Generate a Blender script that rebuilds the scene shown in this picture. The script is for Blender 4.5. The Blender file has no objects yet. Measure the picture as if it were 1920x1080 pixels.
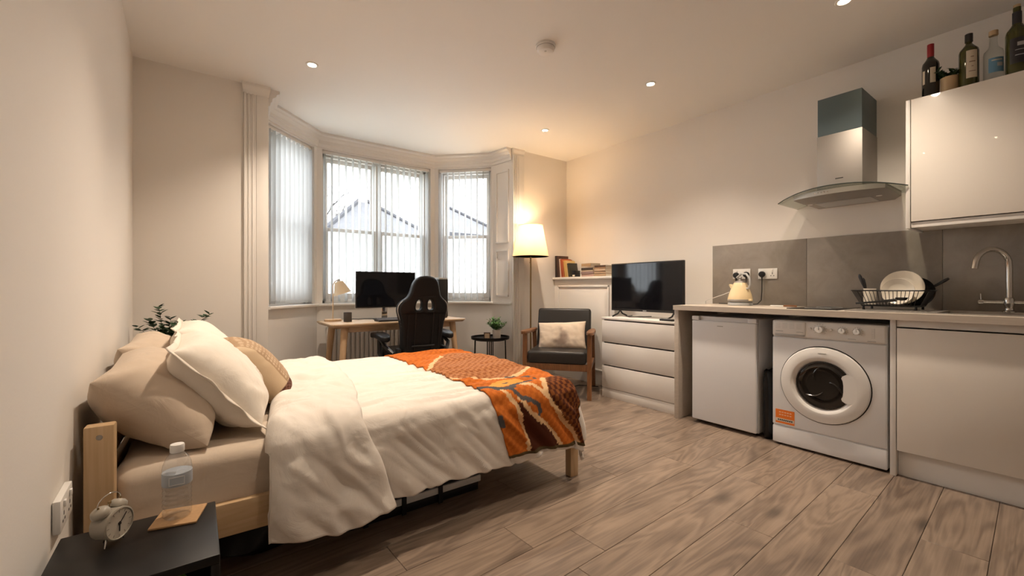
import bpy, bmesh, math, random
from mathutils import Vector, Matrix, noise
random.seed(7)
SC = bpy.context.scene
COL = SC.collection
R = math.radians
PI = math.pi

# ---------------------------------------------------------------- camera, sky, exposure
cam_d = bpy.data.cameras.new('camera')
cam_d.sensor_width = 36.0
cam_d.lens = 15.0
cam_d.clip_start = 0.02
cam = bpy.data.objects.new('camera', cam_d)
COL.objects.link(cam)
YAW = math.atan2(594.0, 800.0)
cam.location = (0, 0, 1.07)
cam.rotation_euler = (PI / 2, 0, -YAW)
SC.camera = cam

world = bpy.data.worlds.new('overcast_sky')
SC.world = world
world.use_nodes = True
wn = world.node_tree.nodes
wn['Background'].inputs['Color'].default_value = (0.90, 0.95, 1.0, 1)
wn['Background'].inputs['Strength'].default_value = 5.6
SC.view_settings.view_transform = 'Standard'
SC.view_settings.look = 'None'
SC.view_settings.gamma = 1.0
SC.view_settings.use_curve_mapping = False
SC.view_settings.exposure = 0.60
DOWNLIGHT_W = 82.0
WARM = (1.0, 0.83, 0.66)

# ---------------------------------------------------------------- materials
MATS = {}
def nodes_of(name):
    m = bpy.data.materials.new(name)
    m.use_nodes = True
    nt = m.node_tree
    return m, nt, nt.nodes['Principled BSDF']

def pm(name, col, rough=0.5, metal=0.0, bump=0.0, bscale=60.0, var=0.0, vscale=4.0, spec=0.5,
       trans=0.0, coat=0.0, sheen=0.0, stretch=None, ior=1.45, alpha=1.0, emit=None, estr=0.0):
    m, nt, b = nodes_of(name)
    c = tuple(col) + (1,)
    b.inputs['Base Color'].default_value = c
    b.inputs['Roughness'].default_value = rough
    b.inputs['Metallic'].default_value = metal
    b.inputs['Specular IOR Level'].default_value = spec
    b.inputs['IOR'].default_value = ior
    b.inputs['Transmission Weight'].default_value = trans
    b.inputs['Coat Weight'].default_value = coat
    b.inputs['Sheen Weight'].default_value = sheen
    b.inputs['Alpha'].default_value = alpha
    if emit:
        b.inputs['Emission Color'].default_value = tuple(emit) + (1,)
        b.inputs['Emission Strength'].default_value = estr
    if bump or var:
        tc = nt.nodes.new('ShaderNodeTexCoord')
        mp = nt.nodes.new('ShaderNodeMapping')
        if stretch: mp.inputs['Scale'].default_value = stretch
        nt.links.new(tc.outputs['Object'], mp.inputs['Vector'])
    if var:
        n = nt.nodes.new('ShaderNodeTexNoise'); n.inputs['Scale'].default_value = vscale
        n.inputs['Detail'].default_value = 5
        nt.links.new(mp.outputs[0], n.inputs['Vector'])
        r = nt.nodes.new('ShaderNodeMix'); r.data_type = 'RGBA'
        r.inputs[6].default_value = tuple(max(0, k * (1 - var)) for k in col) + (1,)
        r.inputs[7].default_value = tuple(min(1, k * (1 + var)) for k in col) + (1,)
        nt.links.new(n.outputs['Fac'], r.inputs[0])
        nt.links.new(r.outputs[2], b.inputs['Base Color'])
    if bump:
        n = nt.nodes.new('ShaderNodeTexNoise'); n.inputs['Scale'].default_value = bscale
        n.inputs['Detail'].default_value = 4
        nt.links.new(mp.outputs[0], n.inputs['Vector'])
        bp = nt.nodes.new('ShaderNodeBump'); bp.inputs['Strength'].default_value = bump
        bp.inputs['Distance'].default_value = 0.005
        nt.links.new(n.outputs['Fac'], bp.inputs['Height'])
        nt.links.new(bp.outputs[0], b.inputs['Normal'])
    MATS[name] = m
    return m

def wood(name, c1, c2, axis=0, scale=1.0, rough=0.5, knots=False, rnd=False):
    """grain running along the given object axis"""
    m, nt, b = nodes_of(name)
    L = nt.links.new
    tc = nt.nodes.new('ShaderNodeTexCoord')
    src = tc.outputs['Object']
    if rnd:
        oi = nt.nodes.new('ShaderNodeObjectInfo')
        mul = nt.nodes.new('ShaderNodeMath'); mul.operation = 'MULTIPLY'; mul.inputs[1].default_value = 37.0
        L(oi.outputs['Random'], mul.inputs[0])
        cb = nt.nodes.new('ShaderNodeCombineXYZ')
        L(mul.outputs[0], cb.inputs[0]); L(mul.outputs[0], cb.inputs[1]); L(mul.outputs[0], cb.inputs[2])
        ad = nt.nodes.new('ShaderNodeVectorMath'); ad.operation = 'ADD'
        L(src, ad.inputs[0]); L(cb.outputs[0], ad.inputs[1])
        src = ad.outputs[0]
    mp = nt.nodes.new('ShaderNodeMapping')
    s = [7 * scale] * 3; s[axis] = 0.9 * scale
    mp.inputs['Scale'].default_value = s
    L(src, mp.inputs['Vector'])
    n1 = nt.nodes.new('ShaderNodeTexNoise'); n1.inputs['Scale'].default_value = 0.9
    n1.inputs['Detail'].default_value = 3; n1.inputs['Distortion'].default_value = 0.6
    L(mp.outputs[0], n1.inputs['Vector'])
    # growth rings: sine of the smooth noise
    mu = nt.nodes.new('ShaderNodeMath'); mu.operation = 'MULTIPLY'; mu.inputs[1].default_value = 70.0
    L(n1.outputs['Fac'], mu.inputs[0])
    sn = nt.nodes.new('ShaderNodeMath'); sn.operation = 'SINE'
    L(mu.outputs[0], sn.inputs[0])
    mp2 = nt.nodes.new('ShaderNodeMapping')
    s2 = [(85 if rnd else 60) * scale] * 3; s2[axis] = (1.6 if rnd else 2.5) * scale
    mp2.inputs['Scale'].default_value = s2
    L(src, mp2.inputs['Vector'])
    n2 = nt.nodes.new('ShaderNodeTexNoise'); n2.inputs['Scale'].default_value = 1.6; n2.inputs['Detail'].default_value = 6
    L(mp2.outputs[0], n2.inputs['Vector'])
    mp3 = nt.nodes.new('ShaderNodeMapping')
    s3 = [4.0 * scale] * 3; s3[axis] = 1.3 * scale
    mp3.inputs['Scale'].default_value = s3
    L(src, mp3.inputs['Vector'])
    n3 = nt.nodes.new('ShaderNodeTexNoise'); n3.inputs['Scale'].default_value = 1.5; n3.inputs['Detail'].default_value = 4
    n3.inputs['Distortion'].default_value = 0.8
    L(mp3.outputs[0], n3.inputs['Vector'])
    # fac = .14*sin + .5*n2 + .9*(n3) ...
    def ma(op, a, bb):
        q = nt.nodes.new('ShaderNodeMath'); q.operation = op
        for i, x in enumerate((a, bb)):
            if isinstance(x, (int, float)): q.inputs[i].default_value = x
            else: L(x, q.inputs[i])
        return q.outputs[0]
    k = ma('MULTIPLY', sn.outputs[0], 0.15 if rnd else 0.10)
    k = ma('ADD', k, ma('MULTIPLY', n2.outputs['Fac'], 0.55))
    k = ma('ADD', k, ma('MULTIPLY', n3.outputs['Fac'], 0.95 if rnd else 0.5))
    k = ma('SUBTRACT', k, 0.22 if rnd else 0.05)
    if rnd:
        k = ma('ADD', k, ma('MULTIPLY', ma('SUBTRACT', oi.outputs['Random'], 0.5), 0.22))
    mix = nt.nodes.new('ShaderNodeValToRGB')
    e = mix.color_ramp.elements
    e[0].position = 0.15; e[0].color = tuple(c2) + (1,)
    e[1].position = 0.85; e[1].color = tuple(c1) + (1,)
    L(k, mix.inputs[0])
    out = mix.outputs[0]
    if knots:
        mpk = nt.nodes.new('ShaderNodeMapping')
        sk = [5.0] * 3; sk[axis] = 2.2
        mpk.inputs['Scale'].default_value = sk
        L(src, mpk.inputs['Vector'])
        vo = nt.nodes.new('ShaderNodeTexVoronoi'); vo.inputs['Scale'].default_value = 0.8
        L(mpk.outputs[0], vo.inputs['Vector'])
        rk = nt.nodes.new('ShaderNodeValToRGB')
        rk.color_ramp.elements[0].position = 0.02; rk.color_ramp.elements[0].color = (0.35, 0.35, 0.35, 1)
        rk.color_ramp.elements[1].position = 0.20; rk.color_ramp.elements[1].color = (1, 1, 1, 1)
        L(vo.outputs['Distance'], rk.inputs[0])
        mm = nt.nodes.new('ShaderNodeMix'); mm.data_type = 'RGBA'; mm.blend_type = 'MULTIPLY'
        mm.inputs[0].default_value = 1.0
        L(out, mm.inputs[6]); L(rk.outputs[0], mm.inputs[7])
        out = mm.outputs[2]
    L(out, b.inputs['Base Color'])
    b.inputs['Roughness'].default_value = rough
    bp = nt.nodes.new('ShaderNodeBump'); bp.inputs['Strength'].default_value = 0.12; bp.inputs['Distance'].default_value = 0.002
    L(n2.outputs['Fac'], bp.inputs['Height']); L(bp.outputs[0], b.inputs['Normal'])
    MATS[name] = m
    return m

def fabric(name, col, weave=900.0, var=0.06, rough=0.9, wr=0.25, translucent=0.0):
    m, nt, b = nodes_of(name)
    L = nt.links.new
    b.inputs['Roughness'].default_value = rough
    b.inputs['Specular IOR Level'].default_value = 0.2
    b.inputs['Sheen Weight'].default_value = 0.15
    tc = nt.nodes.new('ShaderNodeTexCoord')
    n = nt.nodes.new('ShaderNodeTexNoise'); n.inputs['Scale'].default_value = 9; n.inputs['Detail'].default_value = 6
    n.inputs['Distortion'].default_value = 1.2
    L(tc.outputs['Object'], n.inputs['Vector'])
    r = nt.nodes.new('ShaderNodeMix'); r.data_type = 'RGBA'
    r.inputs[6].default_value = tuple(k * (1 - var) for k in col) + (1,)
    r.inputs[7].default_value = tuple(min(1, k * (1 + var)) for k in col) + (1,)
    L(n.outputs['Fac'], r.inputs[0]); L(r.outputs[2], b.inputs['Base Color'])
    w = nt.nodes.new('ShaderNodeTexNoise'); w.inputs['Scale'].default_value = weave
    L(tc.outputs['Object'], w.inputs['Vector'])
    b1 = nt.nodes.new('ShaderNodeBump'); b1.inputs['Strength'].default_value = wr; b1.inputs['Distance'].default_value = 0.02
    L(n.outputs['Fac'], b1.inputs['Height'])
    b2 = nt.nodes.new('ShaderNodeBump'); b2.inputs['Strength'].default_value = 0.15; b2.inputs['Distance'].default_value = 0.001
    L(w.outputs['Fac'], b2.inputs['Height']); L(b1.outputs[0], b2.inputs['Normal'])
    L(b2.outputs[0], b.inputs['Normal'])
    if translucent:
        t = nt.nodes.new('ShaderNodeBsdfTranslucent'); t.inputs[0].default_value = tuple(col) + (1,)
        mx = nt.nodes.new('ShaderNodeMixShader'); mx.inputs[0].default_value = translucent
        L(b.outputs[0], mx.inputs[1]); L(t.outputs[0], mx.inputs[2])
        L(mx.outputs[0], nt.nodes['Material Output'].inputs['Surface'])
    MATS[name] = m
    return m

def vcol(name, rough=0.9, bump=0.3, bscale=400):
    m, nt, b = nodes_of(name)
    a = nt.nodes.new('ShaderNodeVertexColor'); a.layer_name = 'print'
    nt.links.new(a.outputs[0], b.inputs['Base Color'])
    b.inputs['Roughness'].default_value = rough
    b.inputs['Specular IOR Level'].default_value = 0.2
    tc = nt.nodes.new('ShaderNodeTexCoord')
    n = nt.nodes.new('ShaderNodeTexNoise'); n.inputs['Scale'].default_value = bscale
    nt.links.new(tc.outputs['Object'], n.inputs['Vector'])
    bp = nt.nodes.new('ShaderNodeBump'); bp.inputs['Strength'].default_value = bump; bp.inputs['Distance'].default_value = 0.004
    nt.links.new(n.outputs['Fac'], bp.inputs['Height']); nt.links.new(bp.outputs[0], b.inputs['Normal'])
    MATS[name] = m
    return m

def glass_thin(name, tint=(1, 1, 1), refl=0.08):
    m = bpy.data.materials.new(name); m.use_nodes = True
    nt = m.node_tree; nt.nodes.remove(nt.nodes['Principled BSDF'])
    t = nt.nodes.new('ShaderNodeBsdfTransparent'); t.inputs[0].default_value = tuple(tint) + (1,)
    g = nt.nodes.new('ShaderNodeBsdfGlossy'); g.inputs['Roughness'].default_value = 0.02
    mx = nt.nodes.new('ShaderNodeMixShader')
    lw = nt.nodes.new('ShaderNodeLayerWeight'); lw.inputs[0].default_value = 0.5
    pw = nt.nodes.new('ShaderNodeMath'); pw.operation = 'POWER'; pw.inputs[1].default_value = 2.5 if refl > .1 else 4.0
    ml = nt.nodes.new('ShaderNodeMath'); ml.operation = 'MULTIPLY_ADD'; ml.inputs[1].default_value = 0.35; ml.inputs[2].default_value = refl * .5
    nt.links.new(lw.outputs['Facing'], pw.inputs[0]); nt.links.new(pw.outputs[0], ml.inputs[0])
    nt.links.new(ml.outputs[0], mx.inputs[0])
    nt.links.new(t.outputs[0], mx.inputs[1]); nt.links.new(g.outputs[0], mx.inputs[2])
    nt.links.new(mx.outputs[0], nt.nodes['Material Output'].inputs['Surface'])
    MATS[name] = m
    return m

def translucent(name, col, mixf=0.6, transp=0.0):
    m, nt, b = nodes_of(name)
    b.inputs['Base Color'].default_value = tuple(col) + (1,)
    b.inputs['Roughness'].default_value = 0.8
    b.inputs['Specular IOR Level'].default_value = 0.2
    t = nt.nodes.new('ShaderNodeBsdfTranslucent'); t.inputs[0].default_value = tuple(col) + (1,)
    mx = nt.nodes.new('ShaderNodeMixShader'); mx.inputs[0].default_value = mixf
    nt.links.new(b.outputs[0], mx.inputs[1]); nt.links.new(t.outputs[0], mx.inputs[2])
    out = mx.outputs[0]
    if transp:
        tr = nt.nodes.new('ShaderNodeBsdfTransparent')
        m2 = nt.nodes.new('ShaderNodeMixShader'); m2.inputs[0].default_value = transp
        nt.links.new(out, m2.inputs[1]); nt.links.new(tr.outputs[0], m2.inputs[2])
        out = m2.outputs[0]
    nt.links.new(out, nt.nodes['Material Output'].inputs['Surface'])
    MATS[name] = m
    return m

M_wall = pm('wall_paint', (0.84, 0.80, 0.75), 0.75, bump=0.06, bscale=120, var=0.015, vscale=2, spec=0.3)
M_ceil = pm('ceiling_paint', (0.88, 0.86, 0.83), 0.9, spec=0.2)
M_trim = pm('white_trim_paint', (0.82, 0.79, 0.75), 0.45)
M_bay = pm('bay_wall_paint', (0.83, 0.80, 0.76), 0.6)
M_plank = wood('oak_laminate', (0.325, 0.243, 0.182), (0.135, 0.098, 0.075), axis=0, scale=1.0, rough=0.34, rnd=True, knots=True)
M_sub = pm('floor_underlay', (0.06, 0.045, 0.035), 0.9)
M_pine = wood('pale_pine', (0.66, 0.475, 0.285), (0.50, 0.325, 0.17), axis=0, scale=1.4, rough=0.5)
M_pinez = wood('pale_pine_upright', (0.66, 0.475, 0.285), (0.50, 0.325, 0.17), axis=2, scale=1.4, rough=0.5, knots=True)
M_desk = wood('ash_veneer', (0.66, 0.49, 0.33), (0.50, 0.34, 0.20), axis=0, scale=1.2, rough=0.45)
M_deskleg = wood('ash_leg', (0.64, 0.45, 0.28), (0.48, 0.31, 0.17), axis=2, scale=1.2, rough=0.45)
M_walnut = wood('walnut_frame', (0.28, 0.125, 0.05), (0.12, 0.048, 0.018), axis=2, scale=1.5, rough=0.4)
M_work = wood('pale_worktop_laminate', (0.60, 0.535, 0.46), (0.50, 0.435, 0.365), axis=1, scale=1.4, rough=0.4)
M_white = pm('white_lacquer', (0.80, 0.77, 0.73), 0.35)
M_gloss = pm('white_gloss_door', (0.80, 0.75, 0.68), 0.3, coat=1.0)
M_appl = pm('white_enamel', (0.80, 0.80, 0.81), 0.3)
M_plast = pm('white_plastic', (0.82, 0.80, 0.77), 0.35)
M_grey = pm('grey_plastic', (0.45, 0.45, 0.44), 0.4)
M_black = pm('black_plastic', (0.012, 0.012, 0.013), 0.4)
M_blacks = pm('black_satin_paint', (0.009, 0.008, 0.008), 0.38, spec=0.3)
M_screen = pm('dark_screen_glass', (0.006, 0.006, 0.008), 0.06, spec=0.6)
M_leather = pm('black_faux_leather', (0.009, 0.009, 0.010), 0.45, bump=0.15, bscale=260, spec=0.3)
M_vinyl = pm('black_vinyl', (0.022, 0.02, 0.019), 0.38, bump=0.12, bscale=220)
M_chrome = pm('chrome', (0.62, 0.60, 0.57), 0.16, metal=1.0)
M_steel = pm('brushed_steel', (0.41, 0.385, 0.355), 0.55, metal=1.0, bump=0.05, bscale=30, stretch=(2, 2, 60))
M_blue = pm('blue_protective_film', (0.115, 0.155, 0.165), 0.42, metal=0.2)
M_brass = pm('aged_brass_pole', (0.30, 0.21, 0.10), 0.35, metal=0.8)
def stone(name, c1, c2, rough):
    m, nt, b = nodes_of(name); L = nt.links.new
    tc = nt.nodes.new('ShaderNodeTexCoord')
    n = nt.nodes.new('ShaderNodeTexNoise'); n.inputs['Scale'].default_value = 6.5; n.inputs['Detail'].default_value = 9
    n.inputs['Roughness'].default_value = .62; n.inputs['Distortion'].default_value = .5
    L(tc.outputs['Object'], n.inputs['Vector'])
    r = nt.nodes.new('ShaderNodeValToRGB')
    r.color_ramp.elements[0].position = .36; r.color_ramp.elements[0].color = tuple(c1) + (1,)
    r.color_ramp.elements[1].position = .66; r.color_ramp.elements[1].color = tuple(c2) + (1,)
    L(n.outputs['Fac'], r.inputs[0]); L(r.outputs[0], b.inputs['Base Color'])
    b.inputs['Roughness'].default_value = rough
    MATS[name] = m
    return m
M_splash = stone('grey_stone_laminate', (.265, .235, .205), (.33, .295, .26), .5)
M_duvet = fabric('ivory_cotton', (0.78, 0.72, 0.65), wr=0.30, var=0.02)
M_sheet = fabric('beige_sheet', (0.66, 0.55, 0.44), wr=0.20, var=0.03)
M_beige = fabric('taupe_cotton', (0.60, 0.49, 0.385), wr=0.25, var=0.03)
M_ivory = fabric('ivory_pillowcase', (0.84, 0.77, 0.68), wr=0.25, var=0.02)
M_print = vcol('woven_print')
M_pane = glass_thin('window_glass')
M_frost = translucent('frosted_film', (0.93, 0.94, 0.95), 0.85, 0.25)
M_slat = translucent('blind_fabric', (0.62, 0.62, 0.61), 0.30)
M_shade = translucent('cream_lamp_shade', (0.92, 0.83, 0.68), 0.5)
M_cream = pm('cream_enamel', (0.82, 0.66, 0.40), 0.22, coat=0.4)
M_creamf = fabric('cream_linen_shade', (0.80, 0.68, 0.50), wr=0.05, translucent=0.35)
M_leaf = pm('green_leaf', (0.10, 0.22, 0.06), 0.5, var=0.35, vscale=30)
M_leafd = pm('dark_green_leaf', (0.030, 0.065, 0.028), 0.5, var=0.3, vscale=30)
M_pot = pm('pale_ceramic', (0.66, 0.58, 0.50), 0.6)
M_clay = pm('tan_ceramic', (0.50, 0.36, 0.21), 0.6)
M_soil = pm('dark_soil', (0.03, 0.02, 0.014), 0.95)
M_clock = pm('taupe_metal', (0.36, 0.32, 0.26), 0.4)
M_face = pm('clock_face_paper', (0.62, 0.56, 0.47), 0.6)
M_cork = pm('cork', (0.42, 0.25, 0.12), 0.85, var=0.2, vscale=120)
M_orange = pm('orange_print', (0.85, 0.20, 0.02), 0.5)
M_hobg = pm('black_ceramic_glass', (0.01, 0.01, 0.011), 0.07)
M_darkg = pm('dark_door_glass', (0.016, 0.013, 0.011), 0.07, coat=0.3)
M_hglass = glass_thin('smoked_hood_glass', (0.74, 0.76, 0.72))
M_edge = pm('glass_edge', (0.03, 0.04, 0.035), 0.15)
M_paper = pm('page_paper', (0.70, 0.62, 0.50), 0.9)
M_bulb = pm('warm_lamp_glow', (1, 0.9, 0.7), 0.5, emit=(1.0, 0.78, 0.50), estr=60.0)
M_slate = pm('dark_ridge_tiles', (0.05, 0.05, 0.055), 0.9)
M_roof = pm('grey_roof_tiles', (0.105, 0.105, 0.11), 0.9, var=0.25, vscale=3)
M_brickw = pm('pale_render', (0.70, 0.68, 0.64), 0.9)
M_bark = pm('grey_bark', (0.06, 0.055, 0.05), 0.9)
M_bag = pm('black_bin_liner', (0.008, 0.008, 0.009), 0.2, bump=0.8, bscale=14)

# ---------------------------------------------------------------- mesh builder
def root_loc(o):
    v = Vector((0, 0, 0))
    while o is not None:
        v += o.location
        o = o.parent
    return v

class MB:
    def __init__(self, tf=None):
        self.v = []; self.f = []; self.tf = tf
    def add(self, vs, fs, tf=None):
        n = len(self.v)
        t = tf or self.tf
        self.v += [tuple(t @ Vector(p)) if t else tuple(p) for p in vs]
        self.f += [tuple(i + n for i in f) for f in fs]
        return self
    def bm(self, bm, tf=None):
        bm.verts.index_update()
        self.add([v.co[:] for v in bm.verts], [[v.index for v in f.verts] for f in bm.faces], tf)
        bm.free()
        return self
    def box(self, x0, x1, y0, y1, z0, z1, bev=0.0, seg=2, tf=None):
        x0, x1 = min(x0, x1), max(x0, x1); y0, y1 = min(y0, y1), max(y0, y1); z0, z1 = min(z0, z1), max(z0, z1)
        b = bmesh.new()
        bmesh.ops.create_cube(b, size=1)
        for v in b.verts:
            v.co = Vector(((x0 + x1) / 2 + v.co.x * (x1 - x0), (y0 + y1) / 2 + v.co.y * (y1 - y0), (z0 + z1) / 2 + v.co.z * (z1 - z0)))
        if bev > 0:
            bev = min(bev, 0.49 * min(x1 - x0, y1 - y0, z1 - z0))
            bmesh.ops.bevel(b, geom=list(b.edges), offset=bev, segments=seg, profile=0.5, affect='EDGES')
        return self.bm(b, tf)
    def cyl(self, p0, p1, r0, r1=None, seg=16, cap=True, tf=None):
        if r1 is None: r1 = r0
        p0, p1 = Vector(p0), Vector(p1)
        d = (p1 - p0).normalized()
        a = d.orthogonal().normalized(); b = d.cross(a)
        vs = []; fs = []
        for p, r in ((p0, r0), (p1, r1)):
            for i in range(seg):
                t = 2 * PI * i / seg
                vs.append(p + a * (r * math.cos(t)) + b * (r * math.sin(t)))
        for i in range(seg):
            j = (i + 1) % seg
            fs.append((i, j, seg + j, seg + i))
        if cap:
            fs.append(tuple(range(seg - 1, -1, -1))); fs.append(tuple(range(seg, 2 * seg)))
        return self.add(vs, fs, tf)
    def tube(self, pts, r, seg=8, closed=False, tf=None):
        pts = [Vector(p) for p in pts]
        n = len(pts)
        rr = r if isinstance(r, (list, tuple)) else [r] * n
        vs = []; fs = []
        prev = None
        for i in range(n):
            if closed: d = pts[(i + 1) % n] - pts[i - 1]
            else: d = pts[min(i + 1, n - 1)] - pts[max(i - 1, 0)]
            d.normalize()
            if prev is None: a = d.orthogonal().normalized()
            else:
                a = prev - d * prev.dot(d)
                a = a.normalized() if a.length > 1e-6 else d.orthogonal().normalized()
            prev = a
            b = d.cross(a)
            for k in range(seg):
                t = 2 * PI * k / seg
                vs.append(pts[i] + a * (rr[i] * math.cos(t)) + b * (rr[i] * math.sin(t)))
        for i in range(n if closed else n - 1):
            j = (i + 1) % n
            for k in range(seg):
                l = (k + 1) % seg
                fs.append((i * seg + k, i * seg + l, j * seg + l, j * seg + k))
        if not closed:
            fs.append(tuple(range(seg - 1, -1, -1))); fs.append(tuple(range((n - 1) * seg, n * seg)))
        return self.add(vs, fs, tf)
    def lathe(self, prof, c=(0, 0, 0), axis=(0, 0, 1), seg=32, tf=None):
        d = Vector(axis).normalized(); a = d.orthogonal().normalized(); b = d.cross(a); c = Vector(c)
        vs = []; fs = []
        for r, h in prof:
            for i in range(seg):
                t = 2 * PI * i / seg
                vs.append(c + d * h + a * (r * math.cos(t)) + b * (r * math.sin(t)))
        n = len(prof)
        for k in range(n - 1):
            for i in range(seg):
                j = (i + 1) % seg
                fs.append((k * seg + i, k * seg + j, (k + 1) * seg + j, (k + 1) * seg + i))
        if prof[0][0] > 1e-5: fs.append(tuple(range(seg - 1, -1, -1)))
        if prof[-1][0] > 1e-5: fs.append(tuple(range((n - 1) * seg, n * seg)))
        return self.add(vs, fs, tf)
    def prism(self, poly, lo, hi, axis=2, tf=None):
        """poly: 2-D outline in the two other axes, extruded along axis"""
        n = len(poly); vs = []
        for h in (lo, hi):
            for p in poly:
                q = list(p); q.insert(axis, h); vs.append(tuple(q))
        fs = [tuple(range(n - 1, -1, -1)), tuple(range(n, 2 * n))]
        for i in range(n):
            j = (i + 1) % n
            fs.append((i, j, n + j, n + i))
        return self.add(vs, fs, tf)
    def sweep(self, prof, path, tf=None):
        """prof: (offset to the left of the path, z); path: plan polyline; mitred"""
        n = len(path); m = len(prof); vs = []; fs = []
        for i in range(n):
            p = Vector(path[i])
            d0 = (Vector(path[i]) - Vector(path[i - 1])).normalized() if i else None
            d1 = (Vector(path[i + 1]) - Vector(path[i])).normalized() if i < n - 1 else None
            if d0 is None: d0 = d1
            if d1 is None: d1 = d0
            n0 = Vector((-d0.y, d0.x)); n1 = Vector((-d1.y, d1.x))
            nn = (n0 + n1); nn = nn / max(0.2, nn.dot(n0))
            for o, z in prof:
                q = p + nn * o
                vs.append((q.x, q.y, z))
        for i in range(n - 1):
            for k in range(m):
                l = (k + 1) % m
                fs.append((i * m + k, (i + 1) * m + k, (i + 1) * m + l, i * m + l))
        fs.append(tuple(range(m))); fs.append(tuple(range((n - 1) * m, n * m))[::-1])
        return self.add(vs, fs, tf)
    def grid(self, fn, nu, nv, tf=None):
        vs = [fn(i / nu, j / nv) for i in range(nu + 1) for j in range(nv + 1)]
        w = nv + 1
        fs = [(i * w + j, (i + 1) * w + j, (i + 1) * w + j + 1, i * w + j + 1) for i in range(nu) for j in range(nv)]
        return self.add(vs, fs, tf)
    def mesh(self, name, mat, off=None, angle=38):
        me = bpy.data.meshes.new(name)
        vs = self.v if off is None else [(p[0] - off[0], p[1] - off[1], p[2] - off[2]) for p in self.v]
        me.from_pydata(vs, [], self.f)
        b = bmesh.new(); b.from_mesh(me); bmesh.ops.recalc_face_normals(b, faces=list(b.faces)); b.to_mesh(me); b.free()
        for p in me.polygons: p.use_smooth = True
        me.set_sharp_from_angle(angle=R(angle))
        me.materials.append(mat)
        return me
    def build(self, name, mat, parent=None, world=True, kind=None, angle=38, label=None):
        off = root_loc(parent) if (parent is not None and world) else None
        o = bpy.data.objects.new(name, self.mesh(name, mat, off, angle))
        COL.objects.link(o)
        if parent is not None: o.parent = parent
        if kind: o['kind'] = kind
        if label: o['label'] = label
        return o

def thing(name, label, cat, loc=(0, 0, 0), rotz=0.0, group=None, rot=None):
    o = bpy.data.objects.new(name, None)
    COL.objects.link(o)
    o.empty_display_size = 0.05
    o.location = loc
    o.rotation_euler = rot if rot else (0, 0, rotz)
    o['label'] = label; o['category'] = cat
    if group: o['group'] = group
    return o
def tag(o, label, cat, group=None):
    o['label'] = label; o['category'] = cat
    if group: o['group'] = group
    return o
def struct(o, label=None):
    o['kind'] = 'structure'
    if label: o['label'] = label
    return o
def part(name, mat, parent, boxes, bev=0.0, world=True, **k):
    m = MB()
    for b in boxes: m.box(*b, bev=bev)
    return m.build(name, mat, parent, world, **k)
def origin_mesh(mb, name, mat, loc, **k):
    """one-mesh thing with its origin at loc"""
    o = bpy.data.objects.new(name, mb.mesh(name, mat, loc, k.get('angle', 38)))
    COL.objects.link(o); o.location = loc
    return o
def lamp(name, kind, parent, loc, power, color, rot=None, size=None, **k):
    d = bpy.data.lights.new(name, kind)
    d.energy = power; d.color = color
    for a, b in k.items(): setattr(d, a, b)
    o = bpy.data.objects.new(name, d); COL.objects.link(o)
    o.location = loc
    if rot: o.rotation_euler = rot
    if parent is not None: o.parent = parent
    return o
def fbm(x, y, z=0.0, o=3):
    s = 0; a = 1.0
    for _ in range(o):
        s += a * noise.noise(Vector((x, y, z))); x *= 2.03; y *= 2.03; z *= 2.03; a *= 0.5
    return s
def arc(cx, cy, r, a0, a1, n):
    return [(cx + r * math.cos(R(a0 + (a1 - a0) * i / n)), cy + r * math.sin(R(a0 + (a1 - a0) * i / n))) for i in range(n + 1)]
# ================================================================ THE SETTING
CEIL = 2.68
XR = 3.80
YB = 3.95
YN = -1.6
def xl(y): return -0.29 - 0.025 * (y - 1.6)
BAY = [(0.475, YB), (0.50, 4.27), (1.02, 4.79), (2.37, 4.79), (2.89, 4.27), (2.93, YB)]
SILL = 0.88
HEAD = 2.53

room_poly = [(xl(YN) - .1, YN - .1), (XR + .1, YN - .1), (XR + .1, YB + .1), (2.93 + .1, YB + .1), (2.89 + .15, 4.27 + .1), (2.37 + .1, 4.79 + .2),
             (1.02 - .1, 4.79 + .2), (0.50 - .15, 4.27 + .1), (0.475 - .1, YB + .1), (xl(YB) - .1, YB + .1)]
floor = struct(MB().prism(room_poly, -0.06, -0.011).build('floor', M_sub), 'grey brown oak laminate plank floor')
# --- floor planks
PW = 0.198; PLN = 1.285; TH = math.atan(0.043)
plank_me = MB().box(0, PLN - 0.0016, 0, PW - 0.0016, -0.0105, 0, bev=0.0012, seg=1).mesh('plank', M_plank)
joints = {7: .71, 6: 1.175, 3: 2.02, 4: 2.51, 5: 1.39, 0: 2.5, 8: 0.15, 9: 0.9, 1: 2.05, 2: 1.55}
for row in range(-8, 24):
    y0 = 0.12 + PW * row
    j = joints.get(row, random.uniform(0, PLN))
    x = j - PLN * math.ceil((j + 0.6) / PLN)
    while x < XR + 0.05:
        wx, wy = x * math.cos(TH) - y0 * math.sin(TH) + 0.0, x * math.sin(TH) + y0 * math.cos(TH)
        cx = wx + PLN / 2; cy = wy + PW / 2 + 0.02
        ok = (wy > YN - 0.15 and wx < XR and wx + PLN > xl(wy) - 0.02)
        if cy > YB - 0.02:
            ok = ok and cy < 4.85 and (0.30 < cx < 3.0)
        if ok:
            p = bpy.data.objects.new('plank', plank_me); COL.objects.link(p)
            p.parent = floor; p.location = (wx, wy, 0); p.rotation_euler = (0, 0, TH)
        x += PLN
struct(MB().prism(room_poly, CEIL, CEIL + 0.1).build('ceiling', M_ceil), 'smooth off-white plaster ceiling')
struct(MB().prism([(xl(YN), YN - .1), (xl(YB + .1), YB + .1), (xl(YB + .1) - .12, YB + .1), (xl(YN) - .12, YN - .1)], 0, CEIL).build('wall_left', M_wall), 'plain off-white wall behind the bed head')
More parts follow.
